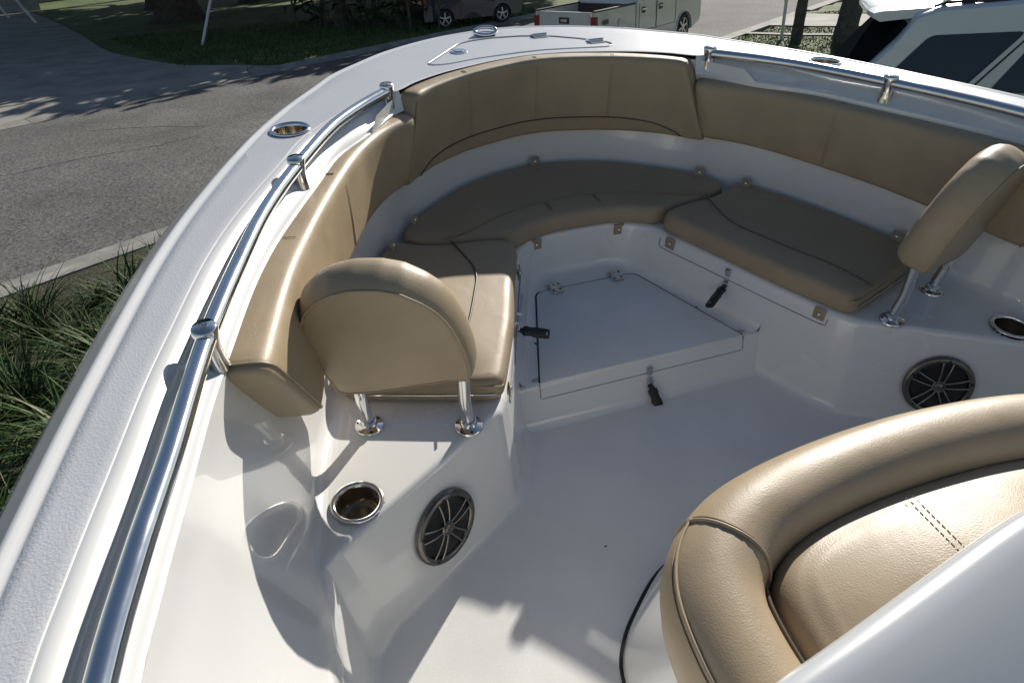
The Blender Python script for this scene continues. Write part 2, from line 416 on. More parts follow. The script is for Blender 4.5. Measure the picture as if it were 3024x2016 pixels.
# ---------------------------------------------------------------- speakers
SPOKE = mat('dark_chrome', (0.30, 0.28, 0.255), 0.16, metal=1.0)
def speaker(sgn):
    e = empty('speaker'); e.parent = boat
    n = V(-.524*sgn, -.831, .187); n /= np.linalg.norm(n)
    C = V(.762*sgn, -.404, .233)+n*.003
    t = np.cross(V(0, 0, 1), n); t /= np.linalg.norm(t); u = np.cross(n, t)
    mb = MB(); mb.lathe(C, n, [(.0975, .0), (.0975, .006), (.095, .011), (.088, .0135), (.082, .013), (.078, .009), (.077, .0)], 48); mb.build('rim', [SMOKE], e, ang=60)
    mb = MB(); mb.lathe(C, n, [(.079, .0035), (.072, .0065), (.066, .004), (.04, -.0), (.024, .0045), (.012, .0065)], 40, cap1=True); mb.build('cone', [CONE], e, ang=35)
    for k in range(5):
        a0 = 2*math.pi*k/5+.25
        for da in (-1, 1):
            tr_ = math.cos(a0)*t+math.sin(a0)*u; ts = -math.sin(a0)*t+math.cos(a0)*u
            pts = [C+n*(.0105+.0035*math.sin(q*math.pi))+tr_*(.016+q*.064)+ts*da*(.0075+.0065*q) for q in np.linspace(0, 1, 7)]
            mb = MB(); mb.tube(pts, .0030, 8); mb.build('spoke', [SPOKE], e)
        mb = MB(); a = a0; mb.lathe(C+n*.0125+.0865*(math.cos(a)*t+math.sin(a)*u), n, [(.0042, 0), (.004, .0015)], 10, cap1=True); mb.build('screw', [BLACK], e)
    mb = MB(); mb.lathe(C, n, [(.0205, .006), (.0205, .012), (.017, .0155), (.012, .0145), (.0095, .0165)], 28, cap1=True); mb.build('hub', [SMOKE], e, ang=40)
speaker(1); speaker(-1)

# ---------------------------------------------------------------- floor hatch with hinges and latches
def rounded(poly, r, seg=5):
    out = []; N = len(poly)
    for i in range(N):
        b = np.array(poly[i], float); a = np.array(poly[i-1], float); c = np.array(poly[(i+1) % N], float)
        ri = r[i] if isinstance(r, (list, tuple)) else r
        p = b+(a-b)/np.linalg.norm(a-b)*ri; q = b+(c-b)/np.linalg.norm(c-b)*ri
        out += [(1-t)**2*p+2*t*(1-t)*b+t*t*q for t in np.linspace(0, 1, seg+1)]
    return out
def plate(mb, poly, z0, z1, bev=.003, mi=0, f3=None):
    f3 = f3 or (lambda p, z: (p[0], p[1], z))
    P = np.array(poly); c = P.mean(0); rows = []
    for off, z in ((0, z0), (0, z1-bev), (.3*bev, z1-.3*bev), (bev, z1)):
        rows.append([f3(p+(c-p)/np.linalg.norm(c-p)*off, z) for p in P])
    ids = mb.grid(rows, cv=True, mi=mi); mb.face(ids[-1], mi); mb.face(ids[0][::-1], mi)
SEAMG = mat('grey_seam', (0.16, 0.16, 0.165), 0.7)
hatch = empty('floor_hatch'); hatch.parent = boat
hp = rounded([(-.19, .454), (.19, .454), (.353, .003), (-.353, .003)], [.03, .03, .006, .006])
mb = MB(); plate(mb, [p*1.0+np.sign(p-np.array([0, .2]))*[.0050, .0050 if p[1] > .1 else 0] for p in hp if True], ZP-.004, ZP+.0012, .0005); mb.build('gasket', [GAP], hatch, smooth=False)
mb = MB(); plate(mb, hp, ZP-.004, ZP+.0035, .002)
lip = rounded([(-.353, .048), (.353, .048), (.353, 0), (-.353, 0)], .004)
plate(mb, [(p[0], p[1]) for p in lip], 0, .004, .001, f3=lambda p, z: (p[0], .004-z-(.048-p[1])*.23, ZP+.003-(.048-p[1])))
mb.build('lid', [SOLE], hatch, ang=35)
mb = MB(); mb.tube([(.356, -.0025, ZP-.002), (.356, -.0128, ZP-.0465), (.35, -.0135, ZP-.050), (-.35, -.0135, ZP-.050), (-.356, -.0128, ZP-.0465), (-.356, -.0025, ZP-.002)], .0014, 6); mb.build('lip_gap', [SEAMG], hatch)
for x in (-.119, .119):
    h = empty('hinge'); h.parent = hatch
    for dy, w in ((.017, .024), (-.017, .021)):
        mb = MB(); pl = rounded([(x-w, .454+dy-.015), (x+w, .454+dy-.015), (x+w, .454+dy+.015), (x-w, .454+dy+.015)], .005, 3)
        plate(mb, pl, ZP+.0065, ZP+.0095, .001); mb.build('leaf', [STEEL2], h)
        for sx in (-.6, .6) if dy < 0 else (-.75, 0, .75):
            mb = MB(); mb.lathe((x+sx*w, .454+dy, ZP+.0096), (0, 0, 1), [(.0042, 0), (.0035, .001), (.0012, .0004)], 10, cap1=True); mb.build('screw', [GAP], h)
    mb = MB(); mb.tube([(x-.018, .454, ZP+.0095), (x+.018, .454, ZP+.0095)], .0042, 10); mb.build('knuckle', [STEEL2], h)
def latch(parent, P, nrm, hang, L=.072):
    """strike hook above, catch body below with a black rubber pull hanging from it"""
    e = empty('latch'); e.parent = parent
    P = np.array(P, float); n = np.array(nrm, float); n /= np.linalg.norm(n)
    side = np.cross(n, V(0, 0, 1)); side /= np.linalg.norm(side); up = np.cross(side, n); hang = np.array(hang, float); hang /= np.linalg.norm(hang)
    mb = MB(); mb.box(P+up*.040+n*.003, side, up, n, .008, .014, .002); mb.box(P+up*.050+n*.008, side, up, n, .006, .003, .006)
    mb.build('strike', [STEEL2], e, smooth=False)
    mb = MB(); mb.box(P+n*.004, side, up, n, .0085, .017, .003); mb.tube([P+n*.009-side*.009, P+n*.009+side*.009], .004, 8); mb.build('catch', [STEEL2], e, ang=30)
    mb = MB(); s2 = np.cross(hang, n); s2 /= np.linalg.norm(s2); n2 = np.cross(s2, hang)
    B = P+n*.010-up*.008
    rows = []
    for t, w, th in ((0, .006, .005), (.10, .008, .006), (.16, .0145, .008), (.24, .015, .0085), (.30, .0135, .0075), (.45, .0135, .0075), (.5, .0155, .0075), (.94, .015, .007), (1, .0135, .006)):
        c = B+hang*L*t
        rows.append([c+s2*w*cx+n2*th*cy for cx, cy in ((-1, -.7), (-.8, -1), (.8, -1), (1, -.7), (1, .7), (.8, 1), (-.8, 1), (-1, .7))])
    ids = mb.grid(rows, cv=True); mb.face(ids[0][::-1]); mb.face(ids[-1]); mb.build('rubber_pull', [BLACK], e, ang=40)
    mb = MB(); mb.box(B+hang*L*.9+n2*.0065, s2, hang, n2, .005, .0025, .0006); mb.build('slot', [STEEL2], e, smooth=False)
latch(boat, (.012, -.0215, ZP-.080), (0, -1, .2), (.20, -.50, -.80), .105)
latch(boat, (.374, .158, .335), (-.92, -.39, -.05), (-.80, -.48, -.28), .105)
latch(boat, (-.374, .158, .335), (.92, -.39, -.05), (.90, -.12, -.30), .10)

# bench locker doors under the side cushions: the thin outline under the starboard cushion
for sgn in (1, -1):
    e = empty('locker_door'); e.parent = boat
    RT = Path([V(*s[1]) for s in ST[5:]]+[V(*s[1]) for s in ST2[1:3]]); FT = Path([V(*s[0], ZP) for s in ST[5:]]+[V(*s[0], ZS) for s in ST2[1:3]])
    def rp3(t, z):
        a = RT.at(t*RT.L); f = FT.at(t*FT.L); k = (ZB-z)/(ZB-f[2]); q = a+(f[:2]-a)*k+np.array([-.92, -.39])*.001
        return V(sgn*q[0], q[1], z)
    mb = MB(); pts = [rp3(.0, ZB-.02), rp3(.0, ZB-.045), rp3(.015, ZB-.05)]+[rp3(t, ZB-.052) for t in np.linspace(.05, .93, 30)]+[rp3(.95, ZB-.05), rp3(.955, ZB-.03)]
    mb.tube(pts, .0013, 6); mb.build('edge_gap', [SEAMG], e)

# ---------------------------------------------------------------- bow deck: anchor hatch, cleat
ah = empty('anchor_hatch'); ah.parent = boat
ap = [(-.38, 1.055), (-.2, 1.28), (-.15, 1.305), (-.06, 1.318), (.06, 1.3), (.165, 1.255), (.25, 1.18), (.33, 1.09), (.335, 1.05), (.3, 1.028), (.17, 1.057), (.06, 1.08), (-.03, 1.08), (-.19, 1.062), (-.31, 1.03), (-.365, 1.035)]
ap = resample(rounded(ap, .010, 3), 90, True)
mb = MB()
def dz(p): return zd(p[1])-.0015
for off, rad, M_, nm in ((0, .0020, SEAMG, 'seam'), (.007, .0030, GEL, 'border')):
    c = ap.mean(0); mb = MB(); mb.tube([(*(p+(c-p)/np.linalg.norm(c-p)*(-off)), dz(p)+.0003) for p in ap], rad, 8, closed=True); mb.build(nm, [M_], ah)
mb = MB(); mb.lathe((-.236, 1.17, zd(1.17)-.001), (0, .035, 1), [(.032, 0), (.032, .003), (.028, .005), (.02, .004), (.018, .0065)], 24, cap1=True); mb.build('latch', [STEEL], ah, ang=40)
for (x, y) in ((.125, 1.275), (.295, 1.115)):
    h = empty('hinge'); h.parent = ah
    mb = MB(); mb.abox(x-.03, x+.03, y-.026, y-.004, zd(y)-.001, zd(y)+.003); mb.abox(x-.03, x+.03, y+.004, y+.026, zd(y)-.001, zd(y)+.003); mb.build('leaf', [STEEL], h, smooth=False)
    mb = MB(); mb.tube([(x-.03, y, zd(y)+.005), (x+.03, y, zd(y)+.005)], .0055, 10); mb.build('knuckle', [STEEL], h)
cl = empty('pull_up_cleat'); cl.parent = boat
mb = MB(); cx, cy = -.066, 1.38; zc = zd(cy)+.002
mb.lathe((cx, cy, zc), (0, 0, 1), [(.046, 0), (.046, .003), (.040, .005)], 28, cap1=True, sx=.55); mb.build('base', [STEEL], cl)
mb = MB(); mb.tube([(cx+.044*math.cos(a), cy-.004+.020*math.sin(a), zc+.012+.010*math.sin(a)) for a in np.linspace(0, 2*math.pi, 28, endpoint=False)], .0075, 10, closed=True); mb.build('loop', [STEEL], cl)
for sx in (-1, 1):
    mb = MB(); mb.tube([(cx+sx*.045, cy, zc), (cx+sx*.044, cy, zc+.012)], .007, 8); mb.build('post', [STEEL], cl)
# ================================================================== upholstery (lift-out cushions: things of their own)
def sweep(mb, path, u0, u1, sec, n, slant0=0.0, slant1=0.0, zref=None, endr=.03, zt=None, zb=None, crown=None):
    """closed section sec(u)->[(a, z)], a = offset to the inside; ends can be slanted in z and are rounded"""
    rows = []
    E = [(0.0, .55), (.12, .80), (.4, .95), (1.0, 1.0)]
    us = []
    for f, k in E: us.append((f, k, 0))
    lst = []
    for f, k in E: lst.append((0, f*endr, k))
    for t in np.linspace(0, 1, n)[1:-1]: lst.append((t, 0, 1.0))
    for f, k in E[::-1]: lst.append((1, -f*endr, k))
    for t, d, k in lst:
        um = u0+(u1-u0)*t
        S = np.array(sec(um), float); c = S.mean(0); row = []
        for a, z in (c+(S-c)*[k, k**.5]):
            lo = u0+slant0*(zt-z); hi = u1+slant1*(zt-z)
            ee = endr if t in (0, 1) else 0
            u = lo+(hi-lo)*t if t not in (0, 1) else ((lo+d) if t == 0 else (hi+d))
            if t not in (0, 1): u = (lo+endr)+(hi-lo-2*endr)*t
            u = min(max(u, 0), path.L); p = path.at(u); nn = path.nrm(u)
            row.append(np.array([p[0]+nn[0]*a, p[1]+nn[1]*a, z]))
        rows.append(row)
    ids = mb.grid(rows, cv=True); mb.face(ids[0][::-1]); mb.face(ids[-1])
    return rows
def sec_bolster(zb, zt, t_top, t_bot, rt=.030, rb=.02, bulge=.006):
    P = [(-.012, zb), (t_bot, zb), ((t_top+t_bot)/2+bulge, (zb+zt)/2), (t_top, zt), (-.014, zt-.004)]
    F = fillet([(np.array(P[4])+np.array(P[0]))/2]+[np.array(q) for q in P]+[(np.array(P[4])+np.array(P[0]))/2], [.008, rb, .09, rt, .012], 6)
    return [tuple(p) for p in F[:-1]]
# --- bow bolster
bow_pts = cr(full([(0, 1.032), (.12, 1.017), (.3, .960), (.448, .880), (.535, .805), (.60, .735), (.66, .66), (.70, .60)]), 8)
bpth = Path(bow_pts)
def u_at_x(pth, x): return float(np.interp(x, pth.P[:, 0], pth.d))
uL, uR = u_at_x(bpth, -.535), u_at_x(bpth, .535)
bow = empty('bow_backrest_bolster', TB); tag(bow, 'long curved tan backrest bolster across the bow, between the two side bolsters', 'backrest cushion')
mb = MB(); bsec = lambda u: sec_bolster(.588, .868, .060, .056, rt=.026, rb=.016)
sweep(mb, bpth, uL, uR, bsec, 60, slant0=-.40, slant1=.40, zt=.868, endr=.03)
mb.build('pad', [VINYL], bow, ang=80)
def face_pt(pth, u, z, zb, zt, t_top, t_bot, bulge=.006, extra=.0):
    f = (z-zb)/(zt-zb); a = t_bot+(t_top-t_bot)*f+bulge*math.sin(math.pi*max(0, min(1, f)))*.8+extra
    p = pth.at(u); n = pth.nrm(u); return V(p[0]+n[0]*a, p[1]+n[1]*a, z)
pts = []
for t in np.linspace(-1, 1, 90):
    x = .545*t; z = .594+.052*(1-abs(t)**6)**.8 if abs(t) < 1 else .594
    pts.append(face_pt(bpth, u_at_x(bpth, x), z, .588, .868, .060, .056, extra=.0005))
mb = MB(); mb.tube(pts, .0026, 8); mb.build('piping', [PIPE], bow)
for x in (-.30, 0, .29):
    for d in (-.004, .004):
        u = u_at_x(bpth, x)+d; pts = [face_pt(bpth, u, z, .588, .868, .060, .056, extra=-.0004) for z in np.linspace(.65, .838, 14)]
        p, n = bpth.at(u), bpth.nrm(u)
        pts += [V(p[0]+n[0]*a, p[1]+n[1]*a, z) for a, z in ((.0575, .852), (.049, .8635), (.036, .868), (.02, .8672))]
        mb = MB(); mb.tube(pts, .0010, 6); mb.build('seam', [THREAD], bow)
for s_, u_, sl in ((-1, uL, -.40), (1, uR, .40)):
    pts = [face_pt(bpth, u_+sl*(.868-z)-s_*.006, z, .588, .868, .060, .056, extra=-.001) for z in np.linspace(.60, .845, 14)]
    mb = MB(); mb.tube(pts, .002, 6); mb.build('piping', [THREAD], bow)
# --- side bolsters
BO = [(.50, .815), (.535, .79), (.58, .758), (.68, .675), (.765, .56), (.835, .425), (.92, .225), (.99, .04), (1.043, -.118), (1.088, -.298), (1.122, -.46), (1.144, -.60)]
for sgn, lab in ((-1, 'sunlit tan side bolster below the near rail, beside the half-round seat back'), (1, 'shaded tan side bolster under the far rail, behind the long cushion')):
    P = cr(BO, 8)
    P = P if sgn > 0 else [mir(p) for p in P[::-1]]
    pth = Path(P)
    ub = lambda y: float(pth.d[int(np.argmin(abs(pth.P[:, 1]-y)))])
    ua, uf = ub(-.455), ub(.792); ZT = .058 if sgn < 0 else .070
    T = lambda u: 0.074+.036*max(0, min(1, (.1-pth.at(u)[1])/.5))
    ZB2 = lambda u: .603
    sec = lambda u: sec_bolster(ZB2(u), zd(pth.at(u)[1])-ZT, .072, T(u), rt=.034, rb=.02, bulge=.004)
    e = empty('side_backrest_bolster', TB); tag(e, lab, 'backrest cushion')
    mb = MB()
    if sgn > 0: sweep(mb, pth, uf, ua, sec, 46, slant0=.30, slant1=-.60, zt=.86, endr=.045)
    else: sweep(mb, pth, ua, uf, sec, 46, slant0=.60, slant1=-.30, zt=.86, endr=.045)
    mb.build('pad', [VINYL], e, ang=80)
    for y in (.36, .02):
        u = ub(y); zt = zd(y)-ZT
        for d in (-.004, .004):
            pts = [face_pt(pth, u+d, z, ZB2(u), zt, .070, T(u), .004, .0010) for z in np.linspace(ZB2(u)+.015, zt-.034, 14)]
            p, n = pth.at(u+d), pth.nrm(u+d)
            pts += [V(p[0]+n[0]*a, p[1]+n[1]*a, z) for a, z in ((.0675, zt-.02), (.058, zt-.0085), (.042, zt-.0012), (.015, zt-.002))]
            mb = MB(); mb.tube(pts, .0010, 6); mb.build('seam', [THREAD], e)
    # end welt
    pts = []
    for a, z in sec(ua)[9:34]:
        u = ua+(1 if sgn < 0 else -1)*(.60*(.86-z)+.030); q, n = pth.at(u), pth.nrm(u); pts.append(V(q[0]+n[0]*a*1.012, q[1]+n[1]*a*1.012, z+.0005))
    mb = MB(); mb.tube(pts, .0024, 6); mb.build('piping', [VINYL2], e)

# --- seat cushions
def inset(P, d):
    N = len(P); out = []
    area = sum(P[i][0]*P[(i+1) % N][1]-P[(i+1) % N][0]*P[i][1] for i in range(N))
    s = 1 if area > 0 else -1
    for i in range(N):
        t = P[(i+2) % N]-P[i-2]; t = t/(np.linalg.norm(t)+1e-9); out.append(P[i]+s*d*np.array([-t[1], t[0]]))
    return np.array(out)
def cushion(mb, outline, z0, z1, r=.022, crown=.006, n=140, mats=0):
    P = resample(outline, n, True); rows = []
    for _ in range(14): P = (np.roll(P, 1, 0)+2*P+np.roll(P, -1, 0))/4
    rows.append([(*p, z0) for p in inset(P, .006)])
    rows.append([(*p, z0+.006) for p in P]); rows.append([(*p, (z0+z1-r)/2) for p in inset(P, -.003)])
    for a in np.linspace(0, math.pi/2, 6): rows.append([(*p, z1-r+r*math.sin(a)) for p in inset(P, r*(1-math.cos(a)))])
    rows.append([(*p, z1+crown*.25) for p in inset(P, r+.006)])
    ids = mb.grid(rows, cv=True); mb.face(ids[0][::-1]); mb.face(ids[-1])
def tab(parent, P, out, up):
    """snap tab: leather flap with a steel press stud"""
    e = empty('snap_tab'); e.parent = parent
    P, out, up = [np.array(q, float) for q in (P, out, up)]; out /= np.linalg.norm(out); side = np.cross(out, up); side /= np.linalg.norm(side); n = np.cross(side, out); n /= np.linalg.norm(n)
    if n[2] < -.2 : n = -n
    mb = MB(); pl = rounded([(-.019, -.014), (.019, -.014), (.019, .026), (-.019, .026)], .005, 3)
    plate(mb, pl, 0, .003, .001, f3=lambda p, z: P+side*p[0]+out*p[1]+n*z); mb.build('flap', [VINYL2], e)
    mb = MB(); mb.lathe(P+out*.008+n*.003, n, [(.0062, 0), (.0058, .002), (.0035, .0042)], 14, cap1=True); mb.build('stud', [STEEL], e)
ZC0, ZC1 = ZB+.004, .468
SBc = [(0, .992), (.2, .952), (.325, .893), (.44, .808), (.545, .715), (.625, .612)]
bout = cr(full(SBc), 6)+[V(.60, .556), V(.49, .517), V(.37, .502), V(.30, .487)]+cr([V(.258, .468), V(.235, .495), V(.19, .524), V(.11, .543), V(0, .548), V(-.11, .543), V(-.19, .524), V(-.235, .495), V(-.258, .468)], 4)+[V(-.30, .487), V(-.37, .502), V(-.49, .517), V(-.60, .556)]
e = empty('bow_seat_cushion', TB); tag(e, 'crescent shaped tan seat cushion filling the very front of the bow', 'seat cushion')
mb = MB(); cushion(mb, bout, ZC0, ZC1, .024, n=200); mb.build('pad', [VINYL2], e, ang=80)
mb = MB(); mb.tube([(p[0], p[1], ZC1+.0035) for p in cr([(-.50, .52), (-.40, .545), (-.30, .60), (-.15, .65), (0, .664), (.15, .65), (.30, .60), (.40, .545), (.50, .52)], 8)], .0022, 8); mb.build('piping', [THREAD], e)
for x in (-.085, .10):
    for d in (-.004, .004): mb = MB(); mb.tube([(x+d, .652, ZC1+.004), (x+d, .60, ZC1+.003), (x+d, .575, ZC1-.001), (x+d, .557, ZC1-.012), (x+d, .5495, ZC1-.03), (x+d, .548, ZC0+.012)], .0014, 6); mb.build('seam', [THREAD], e)
tab(e, (0, .972, .470), (0, .60, .80), (0, -.8, .6))
for s in (-1, 1):
    tab(e, (s*.553, .668, .470), (s*.42, .42, .80), (-s*.56, -.56, .6))
    tab(e, (s*.160, .541, ZB-.018), (0, -.05, -1), (0, -1, 0))
for sgn, lab in ((-1, 'short-looking tan seat cushion behind the half-round seat back, half in sun'), (1, 'long tan seat cushion on the shaded far bench with snap tabs')):
    o = [(.272, .452), (.33, .478), (.40, .492), (.50, .500), (.60, .535), (.632, .585), (.665, .575), (.745, .455), (.80, .345), (.85, .222), (.895, .09), (.93, -.03), (.93, -.066), (.895, -.086), (.824, -.113), (.70, -.158), (.57, -.205), (.545, -.207), (.530, -.185), (.43, .030), (.33, .295), (.275, .425)]
    o = [V(sgn*x, y) for x, y in o]
    e = empty('side_seat_cushion', TB); tag(e, lab, 'seat cushion')
    mb = MB(); cushion(mb, cr(rounded(o, .004, 2), 3, True), ZC0, ZC1+.004, .026, n=200); mb.build('pad', [VINYL2], e, ang=80)
    pp = cr([(.478, .497), (.463, .40), (.455, .333), (.462, .268), (.487, .202), (.535, .089), (.60, -.05), (.632, -.178)], 8)
    mb = MB(); mb.tube([(sgn*p[0], p[1], ZC1+.0072) for p in pp], .0028, 8); mb.build('piping', [PIPE if sgn < 0 else mat('brown_piping', (.15, .115, .08), .5)], e)
    mb = MB(); wl = cr([(.537, -.200), (.56, -.203), (.70, -.154), (.824, -.109), (.91, -.072)], 6); mb.tube([(sgn*p[0], p[1]-.0015, ZC1-.014) for p in wl], .0026, 8); mb.build('welt', [VINYL], e)
    mb = MB(); mb.tube([(sgn*.56, -.2105, ZC0+.028), (sgn*.70, -.164, ZC0+.028), (sgn*.88, -.098, ZC0+.028)], .002, 6); mb.build('zip', [STEEL2], e)
    tab(e, (sgn*.658, .520, .474), (sgn*.50, .32, .80), (-sgn*.67, -.43, .6))
    tab(e, (sgn*.895, .02, .474), (sgn*.57, .2, .80), (-sgn*.76, -.25, .6))
    tab(e, (sgn*.500, -.139, ZB-.016), (sgn*-.03, -.02, -1), (sgn*-.92, -.38, 0))
    tab(e, (sgn*.282, .385, ZB-.016), (sgn*-.03, -.02, -1), (sgn*-.92, -.38, 0))

# --- the two half-round seat backs on posts
PADO = [(-.012, .190), (.034, .188), (.156, .156), (.226, .141), (.280, .136), (.298, .148), (.306, .18), (.320, .23), (.332, .285), (.335, .34), (.331, .38), (.317, .414), (.288, .447), (.254, .469), (.209, .483), (.157, .484), (.111, .473), (.071, .447), (.044, .420), (.023, .386), (.002, .328), (-.011, .266), (-.016, .223)]
for sgn, lab in ((-1, 'half-round tan seat back on two steel posts, near side in the sun'), (1, 'half-round tan seat back on the far bench, seen edge-on at the right')):
    e = empty('seat_back', TB); tag(e, lab, 'seat back')
    A = V(sgn*.65, -.264, ZB); d = V(sgn*.231, .084, 0); d /= np.linalg.norm(d)
    aft = V(-sgn*.084, -.231, 0)*-1; aft = np.cross(d, V(0, 0, 1)); aft /= np.linalg.norm(aft)
    if aft[1] > 0: aft = -aft
    up = V(0, 0, 1)*math.cos(.21)+aft*math.sin(.21); nrm = np.cross(d, up); nrm = nrm if nrm[1] < 0 else -nrm    # points aft
    O3 = lambda a, b, t: A+d*a+up*b-nrm*t             # t = forward of the back panel
    P = resample(cr(rounded([V(*q) for q in PADO], .006, 2), 2, True), 120, True)
    c = np.array([.165, .30])
    rows = []
    for off, t in ((.012, -.003), (.004, -.001), (0, .004), (-.005, .016), (-.010, .035), (-.012, .055), (-.010, .072), (-.004, .085), (.006, .096), (.020, .104), (.05, .110), (.09, .113)):
        rows.append([O3(*(p+(c-p)/np.linalg.norm(c-p)*off), t+.0) for p in P])
    mb = MB(); ids = mb.grid(rows, cv=True); mb.face(ids[-1])
    mb.face(ids[0][::-1]); mb.build('pad', [VINYL], e, ang=70)
    arc = [p for p in P if p[1] > .2]
    k = [i for i, p in enumerate(P)]
    wl = [O3(*(p+(c-p)/np.linalg.norm(c-p)*.003), -.001) for p in P]
    mb = MB(); mb.tube(wl, .0024, 8, closed=True); mb.build('welt', [VINYL2], e)
    # clip plate under the pad
    mb = MB(); mb.box(O3(.13, .158, .045), d, up, nrm, .10, .006, .012); mb.build('bracket', [BLACK], e, smooth=False)
    for bx, by, h in ((sgn*.65, -.264, .215), (sgn*.881, -.181, .16)):
        po = empty('post'); po.parent = e
        b = V(bx, by, ZB); t1 = b+V(sgn*.008, -.004, .10); t2 = t1+up*(h-.09)-nrm*.03
        mb = MB(); mb.tube(cr([b+V(0, 0, .004), b+V(sgn*.003, -.001, .05), t1, t2], 6), .0155, 18); mb.build('tube', [STEEL], po)
        mb = MB(); mb.lathe(b, (0, 0, 1), [(.036, .0005), (.036, .004), (.0345, .0065), (.024, .0095), (.0205, .012), (.0205, .024), (.0185, .026), (.016, .026)], 36); mb.build('flange', [STEEL], po, ang=40)
        for q in range(3):
            a = 2*math.pi*q/3-math.pi/2
            mb = MB(); mb.lathe(b+V(.0285*math.cos(a), .0285*math.sin(a), .0082), (0, 0, 1), [(.0042, 0), (.0035, .001), (.0012, .0003)], 10, cap1=True); mb.build('screw', [GAP], po)
        mb = MB(); mb.lathe(b+V(0, -.020, .017), (0, -1, 0), [(.0055, -.004), (.0055, .002), (.003, .002), (.0025, .0005)], 12, cap1=True); mb.build('set_screw', [STEEL2], po)

# ---------------------------------------------------------------- console and its forward seat
con = empty('console'); con.parent = boat; tag(con, 'white fibreglass console in the lower right foreground, cut by the frame')
cf = [(0, -.585), (.16, -.592), (.27, -.625), (.37, -.70), (.43, -.76), (.468, -.83), (.485, -.95), (.49, -1.15), (.495, -1.5), (.5, -2.1)]
C = cr(full(cf), 5); rows = []
for z, k, sy in ((ZS-.002, .012, .008), (ZS+.012, .008, .005), (ZS+.04, .0, 0), (.25, -.02, -.075), (.42, -.05, -.155), (.52, -.06, -.20)):
    rows.append([(p[0]*(1+k), p[1]+(sy if p[1] > -1.2 else 0), z) for p in C])
mb = MB(); mb.grid([list(r_) for r_ in zip(*rows)]); mb.build('seat_box', [GEL], con, ang=40)
mb = MB(); mb.tube([(p[0]*1.016, p[1]+.01, ZS+.001) for p in C if p[1] > -1.6], .0045, 6); mb.build('base_gap', [GAP], con)
# upper console: rounded front edge, then a deck that climbs aft
ef = [(0, -1.088), (.10, -1.100), (.25, -1.129), (.40, -1.159), (.54, -1.187), (.63, -1.215), (.66, -1.30), (.66, -1.5), (.66, -2.1)]
Ec = cr(full(ef), 5); rows = []
cen = np.array([0, -1.75])
for p in Ec:
    v = cen-p; L = np.linalg.norm(v); v = v/L
    zz = .775
    rows.append([np.array([*(p+v*a), zz+h]) for a, h in ((.09, -.24), (.05, -.14), (.018, -.05), (.006, -.022), (0, 0), (.002, .014), (.008, .026), (.018, .034), (.034, .038), (.06, .036), (.10, .027), (.14, .014), (.18, .000), (.22, -.016), (.26, -.032), (.32, -.058))]+[np.array([0, -1.75, .62])])
mb = MB(); mb.grid(rows); mb.build('dash_top', [DASH], con, ang=50)

seat = empty('console_seat'); seat.parent = boat; tag(seat, 'large tan cushioned console seat with a thick rolled front edge, nearest the camera')
# thick roll round the front and sides
RC = [(0, -.862), (.14, -.868), (.27, -.885), (.36, -.912), (.425, -.955), (.462, -1.01), (.478, -1.08), (.483, -1.16), (.483, -1.30)]
rpth = Path(cr(full(RC), 10)); rows = []
for u in np.linspace(0, rpth.L, 110):
    p, n = rpth.at(u), rpth.nrm(u, .05); row = []
    for a in np.linspace(0, 2*math.pi, 28, endpoint=False):
        ca, sa = math.cos(a), math.sin(a)
        rx = .088 if ca < 0 else .072; rz = .095 if sa > 0 else .16
        ex = .85
        x = math.copysign(abs(ca)**ex, ca)*rx; z = math.copysign(abs(sa)**ex, sa)*rz
        if sa < 0: x *= (1-.5*abs(sa)**1.3)
        row.append(np.array([p[0]+n[0]*x, p[1]+n[1]*x, .625+z]))
    rows.append(row)
mb = MB(); ids = mb.grid(rows, cv=True); mb.face(ids[0][::-1]); mb.face(ids[-1]); mb.build('roll', [VINYL], seat, ang=80)
# inner seat panel
IN = [(0, -.918), (.14, -.922), (.25, -.938), (.325, -.965), (.372, -1.01), (.392, -1.08), (.40, -1.2), (.40, -1.32)]
ip = cr(full(IN), 6); ip = ip+[V(.40, -1.33), V(-.40, -1.33)]
mb = MB(); cushion(mb, ip, .50, .680, .05, crown=.016, n=160); mb.build('seat_panel', [VINYL], seat, ang=80)
mb = MB(); mb.tube([(p[0]*1.012, p[1]+.006, .655) for p in cr(full(IN), 6)], .0042, 8); mb.build('piping', [PIPE], seat)
